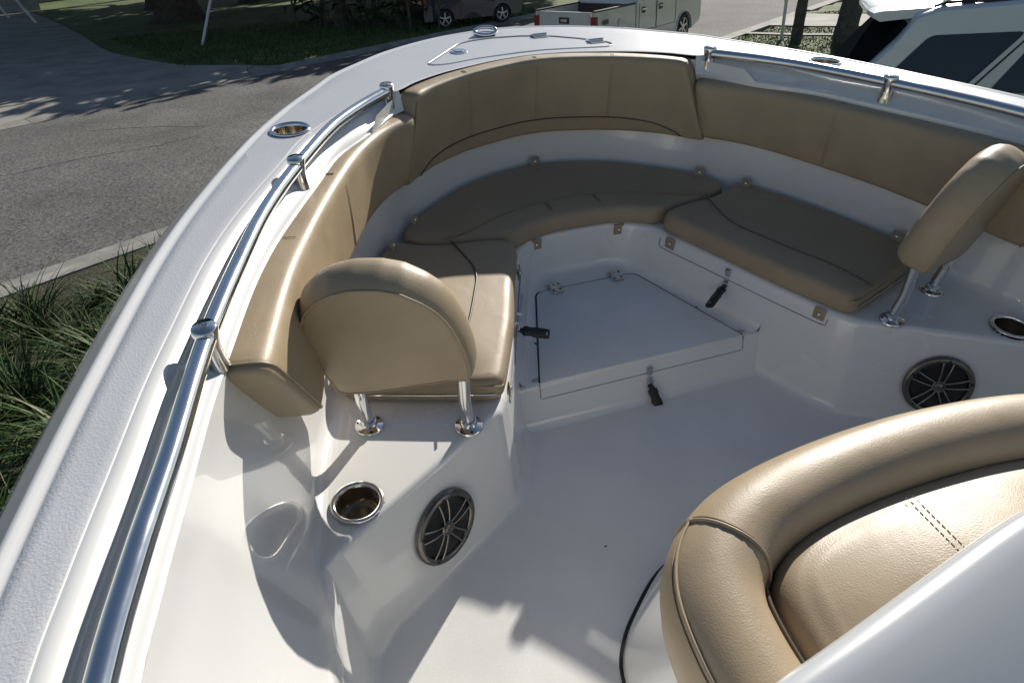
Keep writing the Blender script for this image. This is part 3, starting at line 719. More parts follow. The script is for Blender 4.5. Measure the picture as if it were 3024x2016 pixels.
# seams: cross-welt at the corners of the roll, outside welt, double stitch on the panel
def ring(u, r, n0, n1, mat_, nm, k=1.012):
    p, n = rpth.at(u), rpth.nrm(u, .05); pts = []
    for a in np.linspace(n0, n1, 28):
        ca, sa = math.cos(a), math.sin(a); rx = .088 if ca < 0 else .072; rz = .095 if sa > 0 else .16
        x = math.copysign(abs(ca)**.85, ca)*rx*k; z = math.copysign(abs(sa)**.85, sa)*rz*k
        pts.append((p[0]+n[0]*x, p[1]+n[1]*x, .625+z))
    mb = MB(); mb.tube(pts, r, 8); mb.build(nm, [mat_], seat)
for s in (-1, 1):
    uc = float(rpth.d[int(np.argmin(np.hypot(rpth.P[:, 0]-s*.40, rpth.P[:, 1]+.935)))])
    ring(uc, .0034, -.2, 3.5, VINYL2, 'welt'); ring(uc+s*-.007, .0010, .0, 3.3, THREAD, 'seam', 1.004)
    ws = [u for u in np.linspace(0, rpth.L, 160) if (rpth.at(u)[1] < -.93 and s*rpth.at(u)[0] > .2)]
    pts, pt2 = [], []
    for u in ws:
        p, n = rpth.at(u), rpth.nrm(u, .05)
        for L_, aa, k in ((pts, 2.45, 1.01), (pt2, 2.56, 1.004)):
            ca, sa = math.cos(aa), math.sin(aa); x = math.copysign(abs(ca)**.85, ca)*.088*k; z = abs(sa)**.85*.095*k
            L_.append((p[0]+n[0]*x, p[1]+n[1]*x, .625+z))
    mb = MB(); mb.tube(pts, .0032, 8); mb.build('welt', [VINYL2], seat)
    mb = MB(); mb.tube(pt2, .0013, 6); mb.build('seam', [THREAD], seat)
for d in (-.007, .007):
    for x0 in (.0,):
        for q in range(34):
            y = -.955-q*.011
            mb = MB(); mb.tube([(x0+d-.06, y, .6845), (x0+d-.06, y-.007, .6845)], .0008, 5); mb.build('stitch', [THREAD], seat)

# specks of leaf litter on the sole
SPECK = mat('dry_leaf', (0.05, 0.035, 0.02), 0.8)
for k, (x, y) in enumerate(((-.37, -.50),)):
    mb = MB(); mb.v = [(0, 0, 0), (.006, .002, .001), (.012, .001, 0), (.006, -.003, .0012), (.006, -.0005, .003)]; mb.f = [(0, 1, 4), (1, 2, 4), (2, 3, 4), (3, 0, 4), (0, 3, 2, 1)]; mb.m = [0]*5
    o = mb.build('leaf_fragment', [SPECK], None, smooth=False); o.matrix_world = TB @ Matrix.Translation((x, y, ZS+.0005)) @ Matrix.Rotation(k*1.7, 4, 'Z')
    tag(o, ('dark leaf speck on the shaded floor left of the console seat', 'leaf speck nearest the sunlit lower left floor edge', 'leaf speck on the shaded floor below the right speaker', 'leaf speck at the bottom of the sunlit floor patch')[k], 'leaf')
# ================================================================== the street beyond the boat
ASPH = mat('asphalt', (0.115, 0.112, 0.107), 0.9, var=0.0)
def asphalt():
    M = MATS['asphalt']; t = M.node_tree; b = t.nodes['Principled BSDF']; tc = t.nodes.new('ShaderNodeTexCoord')
    v = t.nodes.new('ShaderNodeTexVoronoi'); v.inputs['Scale'].default_value = 42; t.links.new(tc.outputs['Object'], v.inputs['Vector'])
    n = t.nodes.new('ShaderNodeTexNoise'); n.inputs['Scale'].default_value = .5; n.inputs['Detail'].default_value = 6; t.links.new(tc.outputs['Object'], n.inputs['Vector'])
    bw = t.nodes.new('ShaderNodeSeparateColor'); t.links.new(v.outputs['Color'], bw.inputs[0])
    r1 = t.nodes.new('ShaderNodeMapRange'); r1.inputs[3].default_value = .035; r1.inputs[4].default_value = .185; t.links.new(bw.outputs[0], r1.inputs[0])
    r2 = t.nodes.new('ShaderNodeMapRange'); r2.inputs[1].default_value = .3; r2.inputs[2].default_value = .7; r2.inputs[3].default_value = .66; r2.inputs[4].default_value = 1.2; t.links.new(n.outputs['Fac'], r2.inputs[0])
    mu = t.nodes.new('ShaderNodeMath'); mu.operation = 'MULTIPLY'; t.links.new(r1.outputs[0], mu.inputs[0]); t.links.new(r2.outputs[0], mu.inputs[1])
    cc = t.nodes.new('ShaderNodeCombineColor')
    for k, f in enumerate((1.03, 1.0, .95)):
        m_ = t.nodes.new('ShaderNodeMath'); m_.operation = 'MULTIPLY'; m_.inputs[1].default_value = f; t.links.new(mu.outputs[0], m_.inputs[0]); t.links.new(m_.outputs[0], cc.inputs[k])
    t.links.new(cc.outputs[0], b.inputs['Base Color'])
    bp = t.nodes.new('ShaderNodeBump'); bp.inputs['Distance'].default_value = .006; t.links.new(bw.outputs[1], bp.inputs['Height']); t.links.new(bp.outputs[0], b.inputs['Normal'])
asphalt()
CONC = mat('concrete', (0.30, 0.285, 0.255), 0.85, var=0.35, vscale=1.1, bump=0.004, bscale=40)
CONC2 = mat('kerb_concrete', (0.27, 0.26, 0.235), 0.85, var=0.4, vscale=2.2, bump=0.004, bscale=50)
GRASS = mat('lawn', (0.075, 0.11, 0.020), 0.9, var=0.6, vscale=.9, bump=0.008, bscale=22, col2=(0.042, 0.062, 0.014))
SOIL = mat('mulch', (0.055, 0.05, 0.024), 0.95, var=0.5, vscale=12, bump=0.03, bscale=35)
OS = np.array([-4.33, 7.53]); EE = np.array([.841, .541]); NN = np.array([-.541, .841])
def S2(e, n): return OS+EE*e+NN*n
def smooth(t): t = max(0, min(1, t)); return t*t*(3-2*t)
def gz(x, y):
    d = np.array([x, y])-OS; e, n = d@EE, d@NN
    if -.55 < n < 9.75: return -.12
    if n <= -.55: return .05+.75*smooth((-n-.9)/5.5)*(1-.8*smooth((e-9)/6))
    return -.005+.075*smooth((n-9.75)/.8)+.10*smooth((n-10)/25)
g = np.unique(np.concatenate([np.linspace(-30, 45, 151), np.linspace(-700, -30, 30), np.linspace(45, 900, 34)]))
mb = MB()
xs = g-5; ys = g
ids = [[mb.add((x, y, gz(x, y))) for x in xs] for y in ys]
for j in range(len(ys)-1):
    for i in range(len(xs)-1): mb.face((ids[j][i], ids[j][i+1], ids[j+1][i+1], ids[j+1][i]))
tag(mb.build('ground', [GRASS]), kind='structure')
# road
mb = MB(); es = np.linspace(-200, 300, 126)
mb.grid([[(*S2(e, n), .0+.04*math.sin(math.pi*n/9.1)) for n in np.linspace(0, 9.1, 7)] for e in es]); tag(mb.build('road', [ASPH]), kind='structure')
# cracks in the asphalt
for k, (pts) in enumerate(([(-6, 12.6), (-5.2, 12.7), (-4.2, 13.2), (-3.1, 13.4), (-2.2, 13.9)], [(-4.4, 15.6), (-3.2, 15.2), (-2.1, 14.6)], [(14, 22), (16, 23.6), (19, 25.5)])):
    mb = MB(); P = cr(pts, 8); P = [p+rng.normal(0, .025, 2) for p in P]
    rows = []
    for i, p in enumerate(P):
        d = p-OS; n = d@NN; w = .006+.006*rng.random(); t = (P[min(i+1, len(P)-1)]-P[max(i-1, 0)]); t /= np.linalg.norm(t); nn = np.array([-t[1], t[0]])
        z = .0+.04*math.sin(math.pi*n/9.1)+.004
        rows.append([(*(p-nn*w), z), (*(p+nn*w), z)])
    mb.grid(rows); tag(mb.build('road_crack', [GAP]), kind='structure')
# kerbs: rolled concrete kerb in cast lengths
for nm, n0, sg, e0, e1, lab in (('near_kerb', 0, -1, -12, 60, 'weathered concrete kerb along the near side of the street'), ('far_kerb', 9.1, 1, -20, 60, 'weathered concrete gutter along the far side of the street')):
    k = empty(nm.split('_')[1], loc=(*S2(0, n0), 0)); tag(k, lab, 'kerb')
    e = e0
    while e < e1:
        mb = MB(); rows = []
        hi = 1.0 if not (sg > 0 and e < 10) else .35
        if sg < 0 and 22 < e < 26: hi = .3
        prof = [(0, -.05), (0, .006), (.22, .004), (.30, .02), (.40, .075*hi), (.50, .085*hi), (.60, .07*hi), (.62, -.12)]
        for ee in np.linspace(e+.008, e+2.992, 5): rows.append([(*(S2(ee, n0+sg*a)-S2(0, n0)), z) for a, z in prof])
        ids = mb.grid(rows); mb.face(ids[0]); mb.face(ids[-1][::-1])
        mb.build('segment', [CONC2], k, ang=60); e += 3.0
# far driveway with flared apron
Rr = resample(cr([tuple(S2(11.9, 9.69)), (-.6, 21.9), (-2.2, 22.8), (-3.44, 24.1), (-5.6, 28.25), (-7.34, 34.2), (-9.3, 40.6), (-13, 52)], 6), 60)
Ll = resample(cr([tuple(S2(-3.5, 9.69)), (-8.9, 18.3), (-8.5, 20.6), (-8.9, 23), (-10.6, 28.25), (-13, 34.2), (-15.5, 41), (-20, 52)], 6), 60)
mb = MB(); mb.grid([[(*(a_+(b_-a_)*t), max(gz(*(a_+(b_-a_)*t)), -.004)+.03) for t in np.linspace(0, 1, 24)] for a_, b_ in zip(Rr, Ll)])
tag(mb.build('driveway', [CONC]), kind='structure')
# near-side driveway on the right and a narrow path
for nm, a, b in (('driveway', 22.8, 25.9), ('path', 20.85, 21.15)):
    mb = MB(); mb.grid([[(*S2(e, n), gz(*S2(e, n))+.03) for n in np.linspace(-.62, -14, 10)] for e in (a, b)]); tag(mb.build(nm, [CONC]), kind='structure')
# ------------------------------------------------------------------ trees
BARK = mat('bark', (0.085, 0.065, 0.048), 0.95, var=0.5, vscale=4, bump=0.05, bscale=9)
LEAF = mat('leaf', (0.045, 0.075, 0.022), 0.6, var=0.5, vscale=.6)
PALMT = mat('palm_trunk', (0.11, 0.092, 0.075), 0.95, var=0.5, vscale=6, bump=0.03, bscale=14)
def leaf_cloud(mb, blobs, n, size, seed=0):
    r = np.random.default_rng(seed)
    for _ in range(n):
        c, R = blobs[r.integers(len(blobs))]
        d = r.normal(size=3); d /= np.linalg.norm(d); p = np.array(c)+d*np.array(R)*(r.random()**.35)
        a = r.normal(size=3); a /= np.linalg.norm(a); b = np.cross(a, r.normal(size=3)); b /= np.linalg.norm(b); s = size*(.6+.8*r.random())
        i = [mb.add(q) for q in (p-a*s, p+b*s*.45, p+a*s, p-b*s*.45)]; mb.face(i)
def oak(x, y, R, H, cr_, n, label, seed, group='trees across the street'):
    t = empty('oak_tree', loc=(x, y, gz(x, y)-.05)); tag(t, label, 'tree', group); r = np.random.default_rng(seed)
    mb = MB(); rows = []
    for h, k in ((0, 1.7), (.25, 1.3), (.7, 1.08), (1.6, .98), (2.6, .9), (H*.5, .7)):
        rows.append([(R*k*(1+.10*math.sin(5*a+seed)+.06*math.sin(11*a))*math.cos(a)+.05*h*math.sin(seed), R*k*(1+.10*math.sin(5*a+seed))*math.sin(a), h) for a in np.linspace(0, 2*math.pi, 26, endpoint=False)])
    ids = mb.grid(rows, cv=True); mb.face(ids[-1]); mb.build('trunk', [BARK], t)
    blobs = []
    for q in range(9):
        a = 2*math.pi*q/9+r.random()*.5; d = cr_*(.35+.6*r.random()); z = H*(.55+.4*r.random())
        e = np.array([d*math.cos(a), d*math.sin(a), z]); blobs.append((e, (cr_*.36, cr_*.36, H*.14)))
        mb = MB(); mb.tube(cr([(0, 0, H*.42), e*[.3, .3, .62], e*[.75, .75, .9], e], 5), lambda u, R=R: R*.42*(1-u)+.04, 8); mb.build('limb', [BARK], t)
    blobs.append(((0, 0, H*.85), (cr_*.5, cr_*.5, H*.16)))
    mb = MB(); leaf_cloud(mb, blobs, n, .30, seed); mb.build('crown', [LEAF], t, smooth=False, recalc=False)
oak(-3.75, 38.2, .85, 11, 7.5, 11000, 'massive dark tree trunk on the shaded lawn behind the white pole', 3)
for q, (e_, n_, lab) in enumerate(((26, 19, 'shade oak added on the far lawn, nearest the parked dark car'), (30, 25, 'shade oak added beyond the garage'), (36, 19, 'shade oak added farther along the far side of the street'), (34, 30, 'shade oak added behind the house'), (42, 24, 'shade oak added at the far end of the row across the street'), (20, 33, 'shade oak added beside the house wall'), (24, 30, 'shade oak added left of the garage'), (30, 38, 'shade oak added at the back of the lawn behind the garage'), (26, 43, 'shade oak added over the house roof'))):  # oaks added to darken the lawn with their shade; crowns out of view
    oak(*S2(e_, n_), .40, 11.5, 7.5, 10000, lab, 5+q)
oak(2.7, 29.7, .22, 8.0, 4.0, 1500, 'slimmer dark trunk among the palm bushes left of the parked car', 21)  # trunk stands among the bushes; unseen crown added to dapple the driveway
oak(-13.5, 30.0, .3, 9.5, 6.5, 3500, 'tree at the far left of the concrete driveway', 22)
# clumping palms / bushes in front of the garage
FROND = mat('dark_frond', (0.035, 0.055, 0.018), 0.55, var=0.4, vscale=3)
def thicket(x, y, n, h, label, seed):
    t = empty('palm_bush', loc=(x, y, gz(x, y)-.03)); tag(t, label, 'bush', 'bushes in front of the garage'); r = np.random.default_rng(seed)
    for q in range(n):
        bx, by = r.normal(0, .45, 2); lx, ly = r.normal(0, .22, 2); hh = h*(.6+.5*r.random())
        mb = MB(); top = np.array([bx+lx*hh, by+ly*hh, hh]); mb.tube(cr([(bx, by, 0), (bx+lx*hh*.3, by+ly*hh*.3, hh*.4), top], 5), .045, 7); mb.build('stem', [PALMT], t)
    mb = MB()
    for q in range(n*9):
        bx, by = r.normal(0, .5, 2); z0 = .15+r.random()*h*.8; a = r.random()*2*math.pi; L = .7+.9*r.random(); dz_ = .4*r.random()
        prev = None
        for s in np.linspace(0, 1, 6):
            p = np.array([bx+L*s*math.cos(a), by+L*s*math.sin(a), z0+dz_*math.sin(s*2.2)-s*s*.35]); w = .10*math.sin(math.pi*min(.98, s+.08))
            sd = np.array([-math.sin(a), math.cos(a), .2]); cur = (mb.add(p-sd*w), mb.add(p+sd*w))
            if prev: mb.face((prev[0], prev[1], cur[1], cur[0]))
            prev = cur
    mb.build('fronds', [FROND], t, smooth=False, recalc=False)
thicket(1.9, 30.4, 6, 2.4, 'dark palm bush left of the parked car, nearest the garage', 1)
thicket(3.5, 28.9, 7, 2.4, 'middle one of the dark palm bushes beside the parked car', 2)
thicket(4.9, 27.4, 6, 2.2, 'dark palm bush touching the rear of the parked dark car', 3)
thicket(-8.6, 21.3, 2, .5, 'small weedy bush at the left edge beside the concrete driveway', 4)
# palms and post on the near verge at right
def palm(x, y, z, r0, H, lean, label, nf=16, seed=0):
    t = empty('palm_tree', loc=(x, y, z)); tag(t, label, 'palm tree', 'trunks on the right-hand verge'); r = np.random.default_rng(seed)
    P = cr([(0, 0, -.1), (lean[0]*.3, lean[1]*.3, H*.3), (lean[0], lean[1], H)], 10); mb = MB()
    mb.tube(P, lambda u: r0*(1.15-.35*u)*(1+.04*math.sin(u*90)), 14); mb.build('trunk', [PALMT], t); top = np.array(P[-1])
    mb = MB()
    for q in range(nf):
        a = 2*math.pi*q/nf+r.random()*.3; el = .2+1.0*r.random(); L = 1.5+.5*r.random()
        for s in np.linspace(.12, 1, 12):
            c = top+np.array([L*s*math.cos(a)*math.cos(el*.6), L*s*math.sin(a)*math.cos(el*.6), L*(s*math.sin(el)-s*s*.9)])
            for sd in (-1, 1):
                o = np.array([-math.sin(a)*sd, math.cos(a)*sd, -.35])*.42*(1.1-s*.6)
                i = [mb.add(q_) for q_ in (c-[0, 0, .015], c+[0, 0, .015], c+o)]; mb.face(i)
    mb.build('crown', [LEAF], t, smooth=False, recalc=False)
palm(13.61, 16.05, gz(13.6, 16.05), .14, 5.2, (.35, .1), 'slim dark palm trunk on the verge, next to the white post', seed=1)
palm(13.94, 14.6, gz(13.94, 14.6), .26, 5.6, (.95, .3), 'thicker leaning palm trunk on the verge beside the white vehicle', seed=2)
WPAINT = mat('white_paint', (0.72, 0.73, 0.74), 0.45, var=0.1)
mb = MB(); px, py = 13.63, 16.7; b0 = np.array([px, py, gz(px, py)])
po = empty('sign_post', loc=tuple(b0)); tag(po, 'slender white forked post on the verge left of the slim palm trunk', 'post')
mb.tube([(0, 0, -.1), (0, 0, 2.4)], .045, 8); mb.build('shaft', [WPAINT], po)
mb = MB(); mb.tube([(0, 0, .95), (-.22, .03, 1.5)], .03, 8); mb.build('brace', [WPAINT], po)
def stick(a, b, r, label, nm='pole'):
    o = MB(); a, b = np.array(a, float), np.array(b, float); o.tube([(0, 0, 0), b-a], r, 8); ob = o.build(nm, [WPAINT], None); ob.location = a; tag(ob, label, 'pole')
stick((-2.56, 28.13, .05), (-1.15, 28.1, 3.2), .05, 'leaning white pole planted at the edge of the shaded lawn')
stick((-10.63, 42.4, .1), (-11.7, 42.6, 2.4), .07, 'pale slanting pole at the head of the driveway, right of the pair')
stick((-12.93, 47.4, .1), (-14.0, 47.6, 2.4), .06, 'pale slanting pole in the top left corner, left of the pair')
# ------------------------------------------------------------------ house
STUC = mat('stucco', (0.33, 0.36, 0.42), 0.9, var=0.15, vscale=2)
ROOF = mat('roof_shingle', (0.08, 0.07, 0.065), 0.9, var=0.3)
GDOOR = mat('garage_door', (0.36, 0.38, 0.43), 0.6)
ho = empty('house', loc=(*S2(14, 43), .15)); tag(ho, 'grey-blue house deep in tree shade behind the lawn', 'house')
ho.rotation_euler = (0, 0, math.atan2(EE[1], EE[0]))
mb = MB(); mb.abox(-18, 10, 6, 15, -.3, 2.9); mb.build('wall', [STUC], ho, smooth=False)
mb = MB(); mb.abox(-3.2, 3.4, -1.2, 5.998, -.3, 2.8); mb.build('garage_wall', [STUC], ho, smooth=False)
gd = None
for k in range(4):
    mb = MB(); mb.abox(-2.5, 2.5, -1.26, -1.201, -.1+k*.56, -.1+k*.56+.545); mb.build('garage_door_panel', [GDOOR], ho, smooth=False)
mb = MB(); mb.v = [(-18.6, 5.4, 2.85), (10.6, 5.4, 2.85), (10.6, 15.6, 2.85), (-18.6, 15.6, 2.85), (-16, 10.5, 4.9), (8, 10.5, 4.9)]; mb.f = [(0, 1, 5, 4), (2, 3, 4, 5), (1, 2, 5), (3, 0, 4), (0, 3, 2, 1)]; mb.m = [0]*5; mb.build('roof', [ROOF], ho, smooth=False)
mb = MB(); mb.v = [(-3.7, -1.7, 2.8), (3.9, -1.7, 2.8), (3.9, 6, 2.8), (-3.7, 6, 2.8), (.1, -1.7, 4.3), (.1, 8, 4.3)]; mb.f = [(0, 1, 4), (1, 2, 5, 4), (3, 0, 4, 5), (0, 3, 2, 1)]; mb.m = [0]*4; mb.build('garage_roof', [ROOF], ho, smooth=False)
for x in (-14, -10, -6):
    w = empty('window'); w.parent = ho
    mb = MB(); mb.abox(x-.75, x+.75, 5.94, 5.999, .8, 2.1); mb.build('frame', [WPAINT], w, smooth=False)
    mb = MB(); mb.abox(x-.68, x-.03, 5.925, 5.939, .87, 2.03); mb.abox(x+.03, x+.68, 5.925, 5.939, .87, 2.03); mb.build('pane', [mat('dark_glass', (.012, .015, .018), .06)], w, smooth=False)
mb = MB(); mb.abox(-17.9, 9.9, 5.93, 5.999, -.25, .12); mb.build('plinth', [CONC], ho, smooth=False)
# ------------------------------------------------------------------ vehicles
GLASS = mat('tinted_glass', (0.010, 0.012, 0.015), 0.05, spec=0.6)
TYRE = mat('tyre', (0.022, 0.022, 0.023), 0.75)
ALLOY = mat('alloy', (0.55, 0.56, 0.57), 0.3, metal=1.0)
CHROME = mat('chrome_trim', (0.7, 0.7, 0.7), 0.1, metal=1.0)
def wheel(parent, x, y, r, w, out, nsp=5, rimr=.66):
    """axle along local y; out = +-1 side that shows the rim"""
    e = empty('wheel'); e.parent = parent; e.location = (x, y, r)
    mb = MB(); mb.lathe((0, -w/2*out, 0), (0, out, 0), [(r*rimr, .0), (r*.9, 0), (r*.98, w*.12), (r, w*.3), (r, w*.7), (r*.98, w*.88), (r*.9, w), (r*rimr, w*.96), (r*rimr*.97, w*.7)], 32); mb.build('tyre', [TYRE], e, ang=40)
    mb = MB(); mb.lathe((0, w/2*out, 0), (0, out, 0), [(r*rimr, -w*.02), (r*rimr*.93, -w*.06), (r*rimr*.9, -w*.3)], 32); mb.lathe((0, w/2*out, 0), (0, out, 0), [(r*.16, -w*.3), (r*.15, -w*.05), (r*.08, -w*.02)], 16, cap1=True)
    for k in range(nsp):
        a = 2*math.pi*k/nsp+.3; t = np.array([math.cos(a), 0, math.sin(a)]); u = np.array([-math.sin(a), 0, math.cos(a)])
        mb.box(t*r*rimr*.52+np.array([0, (w/2-w*.12)*out, 0]), t, u, (0, 1, 0), r*rimr*.43, r*.085, w*.06)
    mb.build('rim', [ALLOY], e, ang=30)
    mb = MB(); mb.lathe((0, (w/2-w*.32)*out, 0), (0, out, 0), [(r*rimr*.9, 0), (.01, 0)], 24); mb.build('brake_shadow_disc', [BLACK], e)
def arch_side(mb, top, bottom, wheels, y, rr, mi=0, ny=1):
    """side panel polygon in x-z with wheel arches cut in the bottom edge"""
    pts = list(top); b = [(bottom[1][0], bottom[1][1])]
    for (wx, wr) in sorted(wheels, reverse=True):
        b += [(wx+wr*math.cos(a), max(bottom[0][1], rr+wr*math.sin(a))) for a in np.linspace(-.25, math.pi+.25, 16)]
    b += [(bottom[0][0], bottom[0][1])]
    return pts+b
def car_body(parent, outline, half_w, mat_, tuck, nm='body', zbelt=1.0):
    """extrude a side outline across the width; sections above the belt lean inwards (tumblehome)"""
    mb = MB(); n = len(outline)
    ws = [(-1, 0), (-.97, .0), (-.90, .022), (.90, .022), (.97, 0), (1, 0)]
    rows = []
    for f in (-1.0, -.985, -.94, -.8, 0, .8, .94, .985, 1.0):
        row = []
        for (x, z) in outline:
            k = 1-tuck*max(0, z-zbelt); infl = .0 if abs(f) == 1.0 else (.012 if abs(f) > .98 else (.03 if abs(f) > .9 else .045))
            row.append((x, f*half_w*k, z+(infl if z > zbelt*.75 else 0)))
        rows.append(row)
    ids = mb.grid(rows, cv=True); mb.face(ids[0][::-1]); mb.face(ids[-1])
    return mb.build(nm, [mat_], parent, ang=32)
def panel_quad(parent, nm, pts, mat_, th=.01):
    mb = MB(); P = [np.array(p, float) for p in pts]; n = np.cross(P[1]-P[0], P[2]-P[0]); n /= np.linalg.norm(n)
    rows = [[p for p in P], [p+n*th for p in P]]; ids = mb.grid(rows, cv=True); mb.face(ids[1]); mb.face(ids[0][::-1]); return mb.build(nm, [mat_], parent, smooth=False)

# --- silver pickup parked along the near kerb
SILV = mat('silver_paint', (0.68, 0.67, 0.63), 0.3, metal=.2, coat=.8, coat_r=.03, var=0.05)
az = math.radians(31.3)
pk = empty('pickup_truck', loc=(7.55, 16.35, .03)); pk.rotation_euler = (0, 0, az); tag(pk, 'silver four-door pickup parked along the street with its tailgate towards the bow', 'pickup truck')
pk.location = Vector((7.40, 16.02, .02))+Vector((-math.sin(az), math.cos(az), 0))*.98
hw = .98
WB0, WB1 = 1.15, 4.75
def with_arch(xa, xb, zb, ws, r):
    out = []
    for wx in sorted(ws, reverse=True):
        if xa < wx < xb: out += [(wx+r*math.cos(a), .38+r*math.sin(a)) for a in np.linspace(-.15, math.pi+.15, 15)]
    return [(xb, zb)]+out+[(xa, zb)]
# bed: outer side walls with arches, hollow inside, tailgate
for s in (-1, 1):
    o = [(0.03, 1.30), (1.93, 1.30)]+with_arch(.03, 1.93, .52, [WB0], .46)
    mb = MB(); rows = [[(x, s*y, z) for x, z in o] for y in (hw, hw-.03, hw-.12)]; rows[0] = [(x, s*(hw-.02 if z > 1.2 else hw), z) for x, z in o]
    ids = mb.grid(rows, cv=True); mb.face(ids[0]); mb.face(ids[-1][::-1]); mb.build('bed_side', [SILV], pk, ang=30)
    mb = MB(); mb.abox(.02, 1.95, s*(hw-.13), s*(hw-.015), 1.301, 1.335); mb.build('bed_rail_cap', [BLACK], pk, smooth=False)
    mb = MB(); mb.abox(-.012, .07, s*(hw-.16), s*(hw+.004), .80, 1.20); mb.build('tail_light', [mat('tail_light', (.28, .02, .015), .2, coat=.5)], pk, smooth=False)
mb = MB(); mb.abox(.05, 1.92, -hw+.12, hw-.12, .70, .76); mb.build('bed_floor', [BLACK], pk, smooth=False)
mb = MB(); mb.abox(1.86, 1.93, -hw+.12, hw-.12, .70, 1.30); mb.build('bed_front', [BLACK], pk, smooth=False)
mb = MB(); mb.abox(.0, .075, -hw+.165, hw-.165, .66, 1.30); mb.abox(-.015, .0, -hw+.22, hw-.22, .74, 1.22); mb.build('tailgate', [SILV], pk, ang=30)
mb = MB(); mb.abox(-.02, -.0152, -.16, .16, 1.02, 1.17); mb.build('tailgate_handle', [BLACK], pk, smooth=False)
mb = MB(); mb.abox(-.03, -.0202, -.10, .10, 1.06, 1.13); mb.build('handle_lever', [CHROME], pk, smooth=False)
mb = MB(); mb.lathe((-.0151, 0, .86), (-1, 0, 0), [(.11, 0), (.11, .008), (.09, .012)], 24, cap1=True, sx=.5); mb.build('oval_badge', [mat('badge_blue', (.02, .05, .16), .2)], pk)
for k, w in enumerate((.05, .04, .05, .045, .05)):
    mb = MB(); mb.abox(-.0195, -.0152, .50+k*.062, .50+k*.062+w, .86, .91); mb.build('tailgate_letter', [BLACK], pk, smooth=False)
mb = MB(); mb.abox(-.16, .06, -hw+.02, hw-.02, .42, .62); mb.build('rear_bumper', [CHROME], pk, ang=30)
def text_mesh(parent, body, size, M, mw, nm='lettering', bold=.0):
    cu = bpy.data.curves.new(nm, 'FONT'); cu.body = body; cu.size = size; cu.extrude = .002; cu.offset = bold; cu.align_x = 'CENTER'
    ob = bpy.data.objects.new('tmp', cu); COL.objects.link(ob); dg = bpy.context.evaluated_depsgraph_get(); me = bpy.data.meshes.new_from_object(ob.evaluated_get(dg))
    bpy.data.objects.remove(ob); me.materials.clear(); me.materials.append(M); o = bpy.data.objects.new(nm, me); COL.objects.link(o); o.parent = parent; o.matrix_local = mw; return o
text_mesh(pk, '4X4', .17, BLACK, Matrix.Translation((.44, -hw-.001, .98)) @ Matrix.Rotation(math.pi/2, 4, 'X'), bold=.004)
# cab + bonnet
co = [(1.98, 1.28), (2.05, 1.36), (2.22, 1.92), (2.5, 1.98), (3.5, 1.98), (3.78, 1.88), (4.42, 1.30), (5.55, 1.18), (5.78, 1.05), (5.80, .62)]+with_arch(1.98, 5.75, .48, [WB1], .46)[0:]
car_body(pk, co, hw-.005, SILV, .14, 'cab', 1.25)
for s in (-1, 1):
    yb = lambda z: s*((hw-.005)*(1-.14*max(0, z-1.25))+.004)
    for nm, q in (('rear_door_window', [(2.28, 1.36), (3.02, 1.36), (3.02, 1.86), (2.42, 1.86)]), ('front_door_window', [(3.10, 1.36), (4.20, 1.34), (3.72, 1.84), (3.10, 1.86)])):
        panel_quad(pk, nm, [(x, yb(z), z) for x, z in q], GLASS, .006*s)
    for x0, x1 in ((2.12, 3.05), (3.07, 4.18)):
        mb = MB()
        for xx in (x0, x1): mb.abox(xx-.006, xx+.006, s*(hw-.004), s*(hw+.001), .62, 1.30)
        mb.abox(x0, x1, s*(hw-.004), s*(hw+.001), .60, .612); mb.build('door_gap', [GAP], pk, smooth=False)
        d = empty('door_handle'); d.parent = pk
        mb = MB(); mb.abox(x0+.12, x0+.34, s*(hw+.002), s*(hw+.03), 1.13, 1.165); mb.build('lever', [CHROME], d, smooth=False)
        mb = MB(); mb.abox(x0+.14, x0+.32, s*(hw-.002), s*(hw+.003), 1.05, 1.20); mb.build('recess', [BLACK], d, smooth=False)
    mb = MB(); mb.abox(4.02, 4.24, s*(hw+.02), s*(hw+.24), 1.36, 1.60); mb.build('mirror', [BLACK], pk, smooth=False)
    wheel(pk, WB0, s*(hw-.14), .40, .26, s, 6); wheel(pk, WB1, s*(hw-.14), .40, .26, s, 6)
    for wx in (WB0, WB1):
        mb = MB(); mb.tube([(wx+.475*math.cos(a), s*(hw+.005), .38+.475*math.sin(a)) for a in np.linspace(-.1, math.pi+.1, 20)], .022, 8); mb.build('arch_lip', [SILV], pk)
mb = MB(); mb.lathe((1.15, -hw-.001, .95), (0, -1, 0), [(.10, 0), (.095, .006)], 24, cap1=True); mb.build('fuel_flap', [SILV], pk, ang=30)
panel_quad(pk, 'rear_window', [(2.065, -.72, 1.42), (2.065, .72, 1.42), (2.205, .64, 1.84), (2.205, -.64, 1.84)], GLASS, -.012)

# --- dark blue compact suv across the street
NAVY = mat('navy_paint', (0.008, 0.012, 0.028), 0.3, coat=.8, coat_r=.04)
dv = empty('parked_car', loc=(7.25, 27.45, .05)); dv.rotation_euler = (0, 0, math.radians(5)); tag(dv, 'dark blue compact car with silver wheels in tree shade across the street', 'car')
def arches(xa, xb, zb, ws, r, zc):
    out = [(xb, zb)]
    for wx in sorted(ws, reverse=True): out += [(wx+r*math.cos(a), zc+r*math.sin(a)) for a in np.linspace(-.1, math.pi+.1, 13)]
    return out+[(xa, zb)]
so_ = [(-1.95, .95), (-1.92, 1.1), (-1.75, 1.52), (-1.5, 1.6), (.1, 1.6), (.45, 1.48), (1.0, 1.08), (1.8, .95), (1.98, .8), (2.0, .45)]+arches(-1.97, 1.9, .28, [-1.17, 1.17], .37, .31)+[(-2.0, .5)]
car_body(dv, so_, .86, NAVY, .22, 'body', .98)
